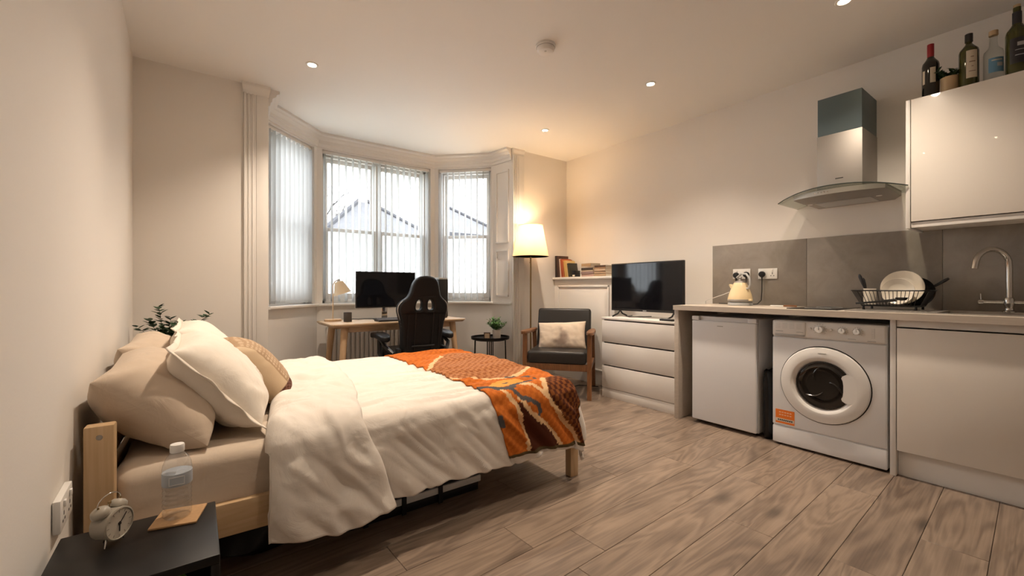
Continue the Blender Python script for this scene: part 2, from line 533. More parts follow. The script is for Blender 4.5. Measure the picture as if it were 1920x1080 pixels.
struct(MB().box(XR, XR + .12, YN - .1, YB + .1, 0, CEIL).build('wall_right', M_wall), 'plain off-white wall behind the kitchen run')
struct(MB().box(xl(YN) - .1, XR + .1, YN - .12, YN, 0, CEIL).build('wall_near', M_wall), 'plain off-white wall behind the camera')
struct(MB().box(xl(YB) - .1, BAY[0][0], YB, YB + .12, 0, CEIL).build('wall_back_left', M_wall), 'off-white wall left of the bay window')
struct(MB().box(BAY[5][0], XR + .1, YB, YB + .12, 0, CEIL).build('wall_back_right', M_wall), 'off-white wall right of the bay window')
# bay walls
struct(MB().sweep([(0, 0), (0, SILL), (.2, SILL), (.2, 0)], BAY).build('wall_bay_lower', M_bay), 'low wall under the bay windows')
struct(MB().sweep([(0, HEAD), (0, CEIL), (.2, CEIL), (.2, HEAD)], BAY).build('wall_bay_upper', M_bay), 'wall strip above the bay windows')
V2 = lambda p: Vector((p[0], p[1]))
def seg_dn(i):
    d = (V2(BAY[i + 1]) - V2(BAY[i])).normalized()
    return d, Vector((-d.y, d.x))
def corner_post(i, m0, m1, name, label):
    p = V2(BAY[i]); d0, n0 = seg_dn(i - 1); d1, n1 = seg_dn(i)
    nn = (n0 + n1); nn = nn / nn.dot(n0)
    a = p - d0 * m0; b = p + d1 * m1
    poly = [a, p, b, b + n1 * .2, p + nn * .2, a + n0 * .2]
    struct(MB().prism([tuple(q) for q in poly], SILL, HEAD).build(name, M_bay), label)
d0, n0 = seg_dn(0)
len0 = (V2(BAY[1]) - V2(BAY[0])).length
corner_post(1, len0, 0.03, 'wall_bay_reveal_left', 'left side reveal of the bay')
corner_post(2, 0.045, 0.055, 'wall_bay_post_left', 'white post between left and centre bay windows')
corner_post(3, 0.055, 0.045, 'wall_bay_post_right', 'white post between centre and right bay windows')
corner_post(4, 0.03, len0, 'wall_bay_reveal_right', 'right side reveal of the bay')
# sill, cornice
struct(MB().sweep([(.20, SILL), (-.035, SILL), (-.042, SILL + .006), (-.042, SILL + .02), (-.036, SILL + .026), (.20, SILL + .026)], BAY[1:5]).build('trim_1', M_trim), 'white window sill board along the bay')
struct(MB().sweep([(0, 2.545), (-.012, 2.545), (-.018, 2.575), (-.026, 2.58), (-.030, 2.61), (-.055, 2.628), (-.060, 2.645), (-.082, 2.658), (-.082, CEIL), (0, CEIL)], BAY).build('trim_2', M_trim), 'stepped white cornice around the bay ceiling')
# pilasters each side of the bay
def pilaster(name, x0, x1, label, k=.75):
    m = MB()
    m.box(x0, x1, YB - .016, YB, 0, 2.61, bev=.003)
    w = x1 - x0
    for a, b, t in ((0, .10, .030), (.17, .24, .026), (.33, .40, .026), (.50, 1.0, .022)):
        m.box(x0 + a * w, x0 + b * w, YB - t, YB - .01, 0.12, 2.605, bev=.004)
    m.box(x0 - .004, x1 + .004, YB - .036, YB, 0, .16, bev=.004)
    pr = [(0, 2.60), (.024, 2.60), (.028, 2.622), (.040, 2.635), (.058, 2.655), (.062, 2.66), (.062, CEIL), (0, CEIL)]
    n = len(pr)
    vs = [(x0 - o * .3 * k, YB - o * k, z) for o, z in pr] + [(x1 + o * .3 * k, YB - o * k, z) for o, z in pr]
    fs = [tuple(range(n)), tuple(range(2 * n - 1, n - 1, -1))] + [(i, i + n, (i + 1) % n + n, (i + 1) % n) for i in range(n)]
    m.add(vs, fs)
    struct(m.build(name, M_trim), label)
pilaster('trim_3', 0.305, 0.474, 'moulded white pilaster left of the bay')
pilaster('trim_4', 2.931, 3.095, 'moulded white pilaster right of the bay behind the floor lamp', .45)
# panel mouldings on the right reveal
m = MB()
P5, P4 = V2(BAY[5]), V2(BAY[4])
dr = (P4 - P5).normalized(); nr = Vector((dr.y, -dr.x)) * -1
inw = Vector((-1, 0))
def rev_box(t0, t1, z0, z1, th=.012):
    a = P5 + dr * t0; b = P5 + dr * t1
    off = Vector((-dr.y, dr.x)); off = off if off.x < 0 else -off
    poly = [a, b, b + off * th, a + off * th]
    m.prism([tuple(q) for q in poly], z0, z1)
for z0, z1 in ((0.97, 1.52), (1.60, 2.45)):
    rev_box(.05, .27, z0, z0 + .018); rev_box(.05, .27, z1 - .018, z1)
    rev_box(.05, .068, z0, z1); rev_box(.252, .27, z0, z1)
rev_box(0, .32, SILL, SILL + .022, .02)
struct(m.build('trim_5', M_trim), 'moulded white shutter panelling on the right bay reveal')
# baseboards
struct(MB().sweep([(0, 0), (0, .12), (.010, .12), (.016, .11), (.016, 0)], [(xl(YB), YB), (xl(YN), YN)]).build('baseboard_left', M_trim), 'white skirting along the left wall')
struct(MB().box(xl(YB) + .02, .30, YB - .016, YB, 0, .12, bev=.004).build('baseboard_back_left', M_trim), 'white skirting left of the bay')
struct(MB().box(3.10, 3.56, YB - .016, YB, 0, .12, bev=.004).build('baseboard_back_right', M_trim), 'white skirting right of the bay')
struct(MB().sweep([(0, 0), (0, .12), (-.010, .12), (-.016, .11), (-.016, 0)], BAY[1:5]).build('baseboard_bay', M_trim), 'white skirting around the bay')

# --- windows and blinds
slat_me = MB()
def slat_fn(u, v):
    return (0.004 * math.sin(PI * u), 0.004 + 0.086 * u, 0.93 + (2.49 - .93) * v)
slat_me.grid(slat_fn, 5, 2)
slat_me.box(-.001, .005, .008, .086, .925, .955)
slat_me = slat_me.mesh('slat', M_slat)
clip_me = MB().box(-.006, .006, .035, .059, 2.482, 2.50, bev=.002).mesh('slat_clip', M_plast)
def window(i, m0, m1, idx, wlabel, blabel, mull, nsl):
    d, n = seg_dn(i)
    p = V2(BAY[i]) + d * m0
    L = (V2(BAY[i + 1]) - V2(BAY[i])).length - m0 - m1
    ang = math.atan2(d.y, d.x)
    w = bpy.data.objects.new('window_%d' % idx, None); COL.objects.link(w)
    w.location = (p.x, p.y, 0); w.rotation_euler = (0, 0, ang)
    struct(w, wlabel)
    z0, z1 = SILL + .026, HEAD
    f = MB()
    f.box(0, .045, .10, .20, z0, z1, bev=.004); f.box(L - .045, L, .10, .20, z0, z1, bev=.004)
    f.box(0, L, .10, .20, z0, z0 + .04, bev=.004); f.box(0, L, .10, .20, z1 - .05, z1, bev=.004)
    f.build('window_frame', M_trim, w, False)
    lights = [(.045, L - .045)]
    if mull:
        c = L / 2
        MB().box(c - .024, c + .024, .10, .20, z0 + .04, z1 - .05, bev=.004).build('mullion', M_trim, w, False)
        lights = [(.045, c - .024), (c + .024, L - .045)]
    for a, b in lights:
        for (s0, s1, y0, pm_) in ((1.685, z1 - .05, .155, M_pane), (z0 + .04, 1.725, .118, M_frost)):
            s = MB()
            s.box(a, a + .04, y0, y0 + .035, s0, s1, bev=.003); s.box(b - .04, b, y0, y0 + .035, s0, s1, bev=.003)
            bt = .045 if pm_ is M_pane else .065
            s.box(a + .04, b - .04, y0, y0 + .035, s0, s0 + bt, bev=.003); s.box(a + .04, b - .04, y0, y0 + .035, s1 - .04, s1, bev=.003)
            so = s.build('sash', M_trim, w, False)
            MB().box(a + .038, b - .038, y0 + .014, y0 + .018, s0 + .03, s1 - .03).build('glass_pane', pm_, so, False)
    # blind
    t = thing('vertical_blind', blabel, 'blind', (p.x, p.y, 0), ang, 'white vertical blinds in the bay')
    MB().box(.004, L - .004, .025, .068, 2.493, 2.529, bev=.004).build('headrail', M_plast, t, False)
    for k in range(nsl):
        x = .03 + (L - .06) * k / (nsl - 1)
        o = bpy.data.objects.new('slat', slat_me); COL.objects.link(o); o.parent = t
        a = R(random.uniform(-5, 5))
        o.location = (x + .047 * math.sin(a), .047 - .047 * math.cos(a), 0); o.rotation_euler = (0, 0, a)
        q = bpy.data.objects.new('slat_clip', clip_me); COL.objects.link(q); q.parent = t; q.location = (x, 0, 0)
    ch = MB().tube([(L - .012, .01, 2.49), (L - .014, .005, 1.6), (L - .012, .006, 1.12)], .0022, 6)
    ch.cyl((L - .012, .006, 1.06), (L - .012, .006, 1.12), .007, .004, 8)
    ch.build('pull_cord', M_plast, t, False)
    # sky light portal in the opening
    lt = bpy.data.lights.new('window_portal', 'AREA'); lt.shape = 'RECTANGLE'; lt.size = L; lt.size_y = z1 - z0
    lt.cycles.is_portal = True
    lo = bpy.data.objects.new('window_portal', lt); COL.objects.link(lo); lo.parent = w
    lo.location = (L / 2, .23, (z0 + z1) / 2); lo.rotation_euler = (-PI / 2, 0, 0)
    return t
window(1, .03, .045, 1, 'left sash window of the bay', 'vertical blind on the left bay window, its slats overlapping into a closed sheet', False, 10)
window(2, .055, .055, 2, 'wide centre sash window of the bay', 'wide vertical blind behind the monitor on the centre bay window', True, 17)
window(3, .045, .03, 3, 'right sash window of the bay', 'narrow vertical blind on the right bay window beside the floor lamp', False, 9)

# --- outside
struct(MB().box(-14, 26, 5.3, 40, -.7, -.6).build('ground', pm('garden_ground', (0.32, 0.33, 0.28), 0.95, var=.2)), 'pale ground outside the bay')
def house(x0, x1, y0, y1, ze, zr, label, chim):
    h = thing('neighbouring_house', label, 'house', ((x0 + x1) / 2, y0, -.6))
    MB().box(x0 + .3, x1 - .3, y0 + .3, y1 - .3, -.6, ze).build('house_wall', M_brickw, h)
    hy = (y1 - y0) / 2
    xa, xb = x0 + hy * .8, x1 - hy * .8
    if xa > xb: xa = xb = (x0 + x1) / 2
    ym = (y0 + y1) / 2
    e = [(x0, y0, ze), (x1, y0, ze), (x1, y1, ze), (x0, y1, ze), (xa, ym, zr), (xb, ym, zr)]
    rf = MB().add(e, [(0, 1, 5, 4), (1, 2, 5), (2, 3, 4, 5), (3, 0, 4), (0, 3, 2, 1)]).build('roof', M_roof, h)
    MB().tube([(x0, y0, ze + .02), (xa, ym, zr + .03)], .07, 6).tube([(x1, y0, ze + .02), (xb, ym, zr + .03)], .07, 6).tube([(xa, ym, zr + .03), (xb, ym, zr + .03)], .07, 6).build('ridge_tiles', M_slate, rf)
    MB().box(x0, x1, y0 - .1, y0, ze - .12, ze).build('gutter', M_slate, h)
    if chim:
        MB().box(xb - .2, xb + .25, ym - .2, ym + .2, zr - .3, zr + .35).box(xb - .25, xb + .3, ym - .25, ym + .25, zr + .35, zr + .42).build('chimney', M_brickw, h)
house(2.75, 5.9, 12.0, 16.0, 2.62, 3.95, 'pale hip-roofed house seen through the centre bay window', True)
house(6.05, 9.2, 12.5, 16.5, 2.9, 4.15, 'pale hip-roofed house seen through the right bay window', False)
tr = thing('bare_tree', 'bare winter tree seen through the centre bay window', 'tree', (4.3, 17.5, -.6))
tb = MB(); tw = MB()
def branch(p, d, l, r, depth, mb):
    q = p + d * l
    mb.tube([p, p + d * l * .5 + Vector((random.uniform(-.05, .05), 0, random.uniform(-.05, .05))) * l, q], [r, r * .85, r * .7], 5)
    if depth == 0: return
    for _ in range(3):
        nd = (d + Vector((random.uniform(-.8, .8), random.uniform(-.8, .8), random.uniform(-.2, .6)))).normalized()
        branch(p + d * l * random.uniform(.6, 1), nd, l * random.uniform(.6, .8), r * .55, depth - 1, tw)
branch(Vector((4.3, 17.5, -.6)), Vector((0, 0, 1)), 2.6, .16, 5, tb)
tb.build('trunk', M_bark, tr); tw.build('branches', M_bark, tr, kind='stuff')

# --- ceiling fittings
dl_ring = MB().lathe([(.026, -.001), (.030, -.006), (.040, -.006), (.043, -.003), (.043, .0)], seg=28).mesh('trim_ring', M_plast)
dl_lens = MB().lathe([(.0, -.0015), (.026, -.0015), (.026, .004)], seg=24).mesh('lamp_lens', M_bulb)
spots = [((.676, 3.327), 'recessed ceiling spotlight above the bed and left of the bay'), ((2.882, 2.049), 'recessed ceiling spotlight right of the smoke alarm'),
         ((2.864, 3.292), 'recessed ceiling spotlight nearest the bay and armchair'), ((2.92, .811), 'recessed ceiling spotlight above the kitchen cut by the picture top'),
         ((.676, 2.05), 'recessed ceiling spotlight above the pillows out of view'), ((.676, .81), 'recessed ceiling spotlight close to the camera out of view')]
for (x, y), lab in spots:
    t = thing('ceiling_spotlight', lab, 'spotlight', (x, y, CEIL), group='recessed ceiling spotlights')
    for nm, me in (('trim_ring', dl_ring), ('lamp_lens', dl_lens)):
        o = bpy.data.objects.new(nm, me); COL.objects.link(o); o.parent = t
    lamp('spot_beam', 'SPOT', t, (0, 0, -.012), DOWNLIGHT_W * (.35 if (x < 1 and y < 1) else 1), WARM, spot_size=R(112), spot_blend=1.0, shadow_soft_size=.03)
t = thing('smoke_alarm', 'round white smoke alarm on the ceiling', 'smoke alarm', (1.867, 2.14, CEIL))
t.scale = (1.25, 1.25, 1.25)
MB().lathe([(.052, 0), (.053, -.012), (.047, -.016), (.046, -.026), (.040, -.036), (.022, -.040), (0, -.040)], seg=36).build('housing', M_plast, t, False)
MB().lathe([(.050, -.013), (.0495, -.0155), (.0475, -.0158)], seg=36).build('vent_slot', M_grey, t, False)
MB().cyl((-.012, -.012, -.0385), (-.012, -.012, -.0415), .006, seg=10).build('test_button', M_grey, t, False)
# ================================================================ BED
BED = (-0.27, 1.79, 0.0); BROT = R(-1.6)
bed = thing('double_bed', 'low double bed with a pale pine frame against the left wall', 'bed', BED, BROT)
BW = 1.42; BL = 2.03
def bpart(name, mat, boxes, bev=.004, parent=bed):
    return part(name, mat, parent, boxes, bev, world=False)
for b0 in (0, BW - .045):
    p = bpart('head_post', M_pinez, [(0, .07, b0, b0 + .045, 0, .65)], .005)
    y = b0 if b0 == 0 else BW
    s = -1 if b0 == 0 else 1
    MB().lathe([(0, .0008), (.003, .0008), (.0035, .0015), (.0075, .0015), (.008, 0)], (.036, y, .615), (0, s, 0), 14).build('bolt', M_steel, p, False)
for z in (.34, .50):
    bpart('headboard_rail', M_pine, [(.022, .042, .045, BW - .045, z, z + .12)])
for b0 in (0.0, BW - .03):
    bpart('side_rail', M_pine, [(.07, BL - .055, b0, b0 + .03, .205, .32)])
bpart('foot_rail', M_pine, [(BL - .045, BL - .015, .05, BW - .05, .205, .32)])
for b0 in (0, BW - .046):
    bpart('foot_leg', M_pinez, [(BL - .058, BL, b0, b0 + .046, 0, .32)], .004)
bpart('centre_beam', M_pine, [(.07, BL - .05, BW / 2 - .03, BW / 2 + .03, .20, .25)])
slm = MB().box(0, .07, .03, BW - .03, .25, .268, bev=.003).mesh('slat', M_pine)
for k in range(14):
    o = bpy.data.objects.new('bed_slat', slm); COL.objects.link(o); o.parent = bed; o.location = (.09 + k * .135, 0, 0)

# --- mattress with fitted sheet
def rbox_drape(s, t, rc, r, zt, flare=0.0):
    a0, a1, b0, b1 = rc
    ca = min(max(s, a0), a1); cb = min(max(t, b0), b1)
    oa, ob = s - ca, t - cb
    L = math.hypot(oa, ob)
    if L < 1e-9: return Vector((s, t, zt)), Vector((0, 0, 1)), 0.0
    dx, dy = oa / L, ob / L
    if L < r * PI / 2:
        th = L / r
        return Vector((ca + dx * r * math.sin(th), cb + dy * r * math.sin(th), zt - r * (1 - math.cos(th)))), Vector((dx * math.sin(th), dy * math.sin(th), math.cos(th))), L
    e = L - r * PI / 2
    return Vector((ca + dx * (r + flare * e), cb + dy * (r + flare * e), zt - r - e)), Vector((dx, dy, 0)), L
mat_t = thing('mattress', 'mattress under a beige fitted sheet on the pine bed', 'mattress', BED, BROT)
RC = (.105, 1.92, .085, 1.335)
def mat_fn(u, v):
    H_ = .055 * PI / 2 + .19
    s = RC[0] - H_ + u * (RC[1] - RC[0] + 2 * H_)
    t = RC[2] - H_ + v * (RC[3] - RC[2] + 2 * H_)
    # square off the corners: clamp the diagonal overflow
    p, n, L = rbox_drape(s, t, RC, .055, .495)
    w = .007 * fbm(s * 6, t * 3 + p.z * 18, 1.3, 2) * min(1, L / .06) + .004 * fbm(s * 5, t * 5, 4, 2)
    q = p + n * w
    q.z = max(q.z, .27)
    return q
MB().grid(mat_fn, 120, 100).build('fitted_sheet', M_sheet, mat_t, False)

# --- duvet
DR = (.42, 1.93, .05, 1.37); Rd = .08; ZT = .535
def wrk(s, t, L):
    side = min(1.0, max(0, (L - .05) / .12))
    h = .012 * fbm(s * 3.1 + 2, t * 2.3, .5, 3)
    # long gentle creases across the top, slanted folds on the hanging side
    q = fbm(s * 1.6 + t * 3.2, t * 9.0 - s * 1.4, 3.1, 2)
    h += (1 - side) * .012 * (1 - abs(q) * 2.2)
    g = fbm((s + t * .75) * 7.0, t * 1.6, 7.7, 2)
    h += side * .030 * g
    q2 = fbm((s + t * .9) * 8, t * 2.5, 2.2, 2)
    h += side * .016 * (1 - abs(q2) * 2.0)
    return h
def duvet_pt(s, t, lift=0.0):
    p, n, L = rbox_drape(s, t, DR, Rd, ZT, .10)
    puff = .010 * max(0, 1 - ((t - .7) / .75) ** 2)
    p = p + Vector((0, 0, puff)) * (1 if L < .05 else max(0, 1 - (L - .05) / .1))
    return p + n * (wrk(s, t, L) + lift), n, L
duv = thing('duvet', 'ivory cotton duvet spread over the bed and hanging down its side', 'duvet', BED, BROT)
def duv_fn(u, v):
    t = -.325 + v * (1.77 + .325)
    hs = .50 + .12 * min(1, max(0, t)) 
    s = hs + u * (2.20 - hs)
    hem = .018 * fbm(s * 2.5, 3.3, 1, 2)
    if v < .2: t -= hem * (1 - v / .2)
    p, n, L = duvet_pt(s, t)
    # head edge rolls down onto the sheet
    k = (s - hs) / .05
    if k < 1 and L < .2: p.z -= .05 * (1 - math.sqrt(max(0, 1 - (1 - k) ** 2)))
    return p
o = MB().grid(duv_fn, 240, 300).build('duvet_cover', M_duvet, duv, False)
sm = o.modifiers.new('thickness', 'SOLIDIFY'); sm.thickness = .014; sm.offset = 1
# turned-back top of the duvet
def flap_fn(u, v):
    t = -.36 + v * (1.70 + .36)
    hs = .485 + .13 * min(1, max(0, t)) - .02 * max(0, -t)
    he = hs + .335 + .10 * max(0, -t) / .3 + .03 * fbm(t * 3, .4, 2, 2)
    s = hs + u * (he - hs)
    hem = .03 * fbm(s * 3.5, 1.3, 6, 2)
    if v < .2: t -= hem * (1 - v / .2)
    p, n, L = rbox_drape(s, t, DR if s > DR[0] else (s - .01,) + DR[1:], Rd, ZT, .10)
    puff = .010 * max(0, 1 - ((t - .7) / .75) ** 2)
    if L < .12: p = p + Vector((0, 0, puff)) * max(0, 1 - L / .12)
    e0 = (s - hs) / .055; e1 = (he - s) / .06
    lift = .040
    if e0 < 1: lift = -.025 + .065 * math.sqrt(max(0, 1 - (1 - e0) ** 2))
    if e1 < 1: lift = min(lift, .016 + .024 * math.sqrt(max(0, 1 - (1 - e1) ** 2)))
    if L > .10 and e0 < 1: lift = max(lift, .01)
    w = .014 * fbm(s * 5, t * 3.5, 9.1, 3) + .012 * (1 - abs(fbm(s * 7 + t * 4, t * 5, 5.5, 2)) * 2)
    w *= .35 + .65 * min(1, max(0, min(e0, e1)))
    return p + n * (lift + w + wrk(s, t, L) * .6)
o = MB().grid(flap_fn, 100, 280).build('turned_back_edge', M_duvet, duv, False)
sm = o.modifiers.new('thickness', 'SOLIDIFY'); sm.thickness = .012; sm.offset = 1

# --- woven throw, its print held as a colour attribute of the cloth
ORG = (.56, .150, .020); ORD = (.36, .075, .008); CRM = (.72, .47, .25); DBR = (.070, .016, .005); BRN = (.30, .105, .035)
GRY = (.085, .080, .080); YEL = (.72, .33, .07); OLV = (.085, .060, .025); TAN = (.44, .185, .075)
def dist_poly(p, pl):
    d = 9
    for a, b in zip(pl, pl[1:]):
        vx, vy = b[0] - a[0], b[1] - a[1]
        k = max(0, min(1, ((p[0] - a[0]) * vx + (p[1] - a[1]) * vy) / (vx * vx + vy * vy + 1e-12)))
        d = min(d, math.hypot(p[0] - a[0] - k * vx, p[1] - a[1] - k * vy))
    return d
def inside(p, pl):
    c = False; n = len(pl)
    for i in range(n):
        a, b = pl[i], pl[(i + 1) % n]
        if (a[1] > p[1]) != (b[1] > p[1]) and p[0] < (b[0] - a[0]) * (p[1] - a[1]) / (b[1] - a[1]) + a[0]: c = not c
    return c
S0, S1, T0, T1 = 1.41, 2.075, -.300, 1.52
crA = [(1.66, 1.02), (1.36, .60)]
crB = [(1.34, .42), (1.467, .29), (1.55, .20), (1.64, .17), (1.72, .20), (1.81, .245), (1.95, .36), (2.1, .46)]
cr1 = [(1.48, .06), (1.53, .0), (1.565, -.06), (1.596, -.154), (1.62, -.32)]
cr2 = [(1.585, -.02), (1.62, -.07), (1.681, -.13), (1.74, -.17), (1.781, -.209), (1.86, -.32)]
cr3 = [(1.60, .055), (1.70, .02), (1.751, -.031), (1.80, -.09), (1.86, -.165), (1.93, -.23), (2.03, -.32)]
cr4 = [(1.84, .09), (1.79, .03), (1.751, -.031)]
wedge = [(1.565, -.045), (1.596, -.154), (1.62, -.33), (1.87, -.33), (1.781, -.209), (1.681, -.13), (1.60, -.04)]
dark = [(1.751, -.031), (1.80, .03), (1.84, .09), (2.2, .12), (2.2, -.4), (2.06, -.34), (1.93, -.23), (1.86, -.165)]
brown = [(1.36, .60), (1.66, 1.02), (1.75, 1.10), (2.2, 1.05), (2.2, .50), (1.95, .37), (1.81, .25), (1.72, .20), (1.64, .17), (1.55, .20), (1.467, .29), (1.34, .42)]
body = [(1.47, .075), (1.52, .12), (1.60, .135), (1.68, .125), (1.71, .09), (1.67, .06), (1.60, .05), (1.53, .045)]
gry1 = [(1.385, .045), (1.43, .075), (1.47, .06), (1.52, .035), (1.568, .022), (1.61, .048), (1.68, .062), (1.74, .075)]
tail = [(1.568, .01), (1.60, -.03), (1.652, -.045), (1.69, -.065), (1.703, -.095), (1.69, -.11)]
gry2 = [(1.66, .17), (1.72, .185), (1.76, .14)]
def throw_col(s, t):
    p = (s + .006 * fbm(s * 60, t * 60, 1, 2), t + .006 * fbm(s * 60, t * 60, 5, 2))
    if t < T0 + .016 or t > T1 - .016: return OLV
    if s > S1 - .008: return OLV
    ck = ((math.floor(s / .021) + math.floor(t / .021)) % 2)
    if dist_poly(p, tail) < .010: return GRY
    if dist_poly(p, gry1) < .013 + .010 * abs(fbm(s * 30, t * 30, 2, 2)): return GRY
    if inside(p, body):
        return GRY if dist_poly(p, [(1.575, .088), (1.60, .094)]) < .006 else YEL
    if dist_poly(p, gry2) < .020 + .012 * fbm(s * 25, t * 25, 8, 2): return GRY
    if math.hypot(s - 1.79, t - .10) < .012: return GRY
    if dist_poly((s, t), [(1.455, -.09), (1.47, -.13)]) < .014: return GRY
    rag = .009 + .010 * fbm(s * 70, t * 70, 3, 2)
    for c, w in ((crA, .009), (crB, .009), (cr1, .005), (cr2, .006), (cr3, .006), (cr4, .010)):
        if dist_poly(p, c) < w + rag * .55: return CRM
    if inside(p, wedge): return DBR
    if inside(p, dark): return (.20, .062, .014) if ck else DBR
    if inside(p, brown): return TAN if ck else BRN
    k = .5 + .5 * fbm(s * 12, t * 12, 4, 2)
    a = ORG if ck else tuple(ORG[i] * .55 + ORD[i] * .45 for i in range(3))
    return tuple(a[i] * (.85 + .3 * k) for i in range(3))
thr = thing('throw_blanket', 'orange and brown woven throw with an animal motif over the bed foot', 'blanket', BED, BROT)
NU, NV = 150, 420
cols = []
def thr_fn(u, v):
    t = T0 + v * (T1 - T0)
    sl = S0 + .09 * max(0, .05 - t) / .35 - .02 * max(0, t)
    s = sl + u * (S1 - sl)
    t2 = t + .012 * math.sin(s * 9) * (1 if v < .1 else 0) * (1 - v / .1)
    p, n, L = duvet_pt(s, t2)
    p = p + n * .019
    cols.append(throw_col(s, t))
    return p
o = MB().grid(thr_fn, NU, NV).build('woven_cloth', M_print, thr, False)
ca = o.data.color_attributes.new('print', 'FLOAT_COLOR', 'POINT')
ca.data.foreach_set('color', [x for c in cols for x in (c[0], c[1], c[2], 1.0)])
sm = o.modifiers.new('thickness', 'SOLIDIFY'); sm.thickness = .007; sm.offset = 1

# --- pillows
def pillow_mesh(mb, w, h, th, seed, flange=0.0, tf=None, n=44, crease=1.0):
    """w along local x, h along local y, thickness along z; two faces welded at the seam"""
    def fn(sgn):
        def f(u, v):
            x, y = 2 * u - 1, 2 * v - 1
            # cluster rows near the edges
            x = math.sin(x * PI / 2 * .98) / math.sin(PI / 2 * .98); y = math.sin(y * PI / 2 * .98) / math.sin(PI / 2 * .98)
            cx = 1 - .07 * (1 - abs(y) ** 1.5) ; cy = 1 - .07 * (1 - abs(x) ** 1.5)
            # edges pull inward between the corners
            px = x * w / 2 * (1 - .06 * (1 - y * y) * abs(x) ** 3); py = y * h / 2 * (1 - .06 * (1 - x * x) * abs(y) ** 3)
            prof = (max(0, 1 - abs(x) ** 2.8) * max(0, 1 - abs(y) ** 2.8)) ** .47
            z = sgn * th / 2 * prof
            e = max(abs(x), abs(y))
            k = min(1, prof * 2.2)
            wv = .010 * fbm(px * 7 + seed, py * 7, sgn * 2.0, 3) + .006 * (1 - 2 * abs(fbm(px * 10 + py * 6, py * 5 - px * 3 + seed, sgn, 2)))
            # radial gathers running in from the seam
            an = math.atan2(y, x)
            wv += .007 * math.sin(an * 17 + seed) * (e ** 4) * fbm(an * 3, seed, 2, 1) * 2
            return (px, py, z + wv * k * crease)
        return f
    mb.grid(fn(1), n, n, tf); mb.grid(fn(-1), n, n, tf)
    if flange:
        fr = []
        def ring(u, v):
            a = u * 4; i = int(a) % 4; k = (a - int(a)) * 2 - 1
            c = [(k, -1), (1, k), (-k, 1), (-1, -k)][i]
            ew = 1 + v * flange * 2 / w; eh = 1 + v * flange * 2 / h
            bx = c[0] * w / 2 * (1 - .06 * (1 - c[1] ** 2) * abs(c[0]) ** 3); by = c[1] * h / 2 * (1 - .06 * (1 - c[0] ** 2) * abs(c[1]) ** 3)
            return (bx * ew, by * eh, .010 * v * fbm(bx * 14, by * 14, seed, 2) + .002)
        mb.grid(ring, 96, 3, tf)
    return mb
def pillow(name, label, mat, near_top, near_bot, length, th, seed, flange=0.0, tilt_end=0.0, group=None, cat='pillow', lean=0.0):
    """placed by the two ends of its near short edge (bed-local a,b,z); its length runs along +b"""
    T = Vector(near_top); B = Vector(near_bot)
    up = (T - B); h = up.length; up.normalize()
    ax = Vector((tilt_end, 1, lean)); ax = (ax - up * ax.dot(up)).normalized()
    nz = ax.cross(up)
    c = (T + B) / 2 + ax * (length / 2)
    M = Matrix((( ax.x, up.x, nz.x, c.x), (ax.y, up.y, nz.y, c.y), (ax.z, up.z, nz.z, c.z), (0, 0, 0, 1)))
    Mb = Matrix.Translation(BED) @ Matrix.Rotation(BROT, 4, 'Z')
    o = bpy.data.objects.new(name, None); COL.objects.link(o)
    W = Mb @ M
    o.matrix_world = W
    o['label'] = label; o['category'] = cat
    if group: o['group'] = group
    return o, length, h, th
def wl(x, y, z):  # world to bed-local
    p = (Matrix.Translation(BED) @ Matrix.Rotation(BROT, 4, 'Z')).inverted() @ Vector((x, y, z))
    return tuple(p)
specs = [('pillow', 'plump taupe pillow at the near side, leaning on the bed head', M_beige, wl(-.262, 1.84, .775), wl(.035, 1.84, .515), .66, .27, 1.0, 0),
         ('pillow', 'taupe pillow at the far side against the wall', M_beige, wl(-.275, 2.54, .80), wl(.0, 2.54, .515), .64, .24, 5.0, 0),
         ('pillow', 'ivory flanged pillow leaning on the near taupe pillow', M_ivory, wl(-.065, 1.90, .845), wl(.205, 1.90, .535), .60, .25, 9.0, .026),
         ('pillow', 'ivory flanged pillow at the far side, partly behind the patterned cushion', M_ivory, wl(-.075, 2.54, .865), wl(.19, 2.54, .545), .60, .23, 13.0, .026)]
for nm, lab, mt, a, b, ln, th, sd, fl in specs:
    o, w, h, th = pillow(nm, lab, mt, a, b, ln, th, sd, fl, group='pillows on the bed')
    pillow_mesh(MB(), w, h, th, sd).build('pillow_case', mt, o, False, angle=80)
    if fl:
        mb = MB()
        def ring(u, v, w=w, h=h, fl=fl, sd=sd):
            a = u * 4; i = int(a) % 4; k = (a - int(a)) * 2 - 1
            c = [(k, -1), (1, k), (-k, 1), (-1, -k)][i]
            bx = c[0] * w / 2 * (1 - .06 * (1 - c[1] ** 2) * abs(c[0]) ** 3); by = c[1] * h / 2 * (1 - .06 * (1 - c[0] ** 2) * abs(c[1]) ** 3)
            return (bx * (1 + v * fl * 2 / w), by * (1 + v * fl * 2 / h), .016 * v * fbm(bx * 11, by * 11, sd, 2))
        fo = mb.grid(ring, 120, 3).build('flange', mt, o, False, angle=80)
        q = fo.modifiers.new('thickness', 'SOLIDIFY'); q.thickness = .004
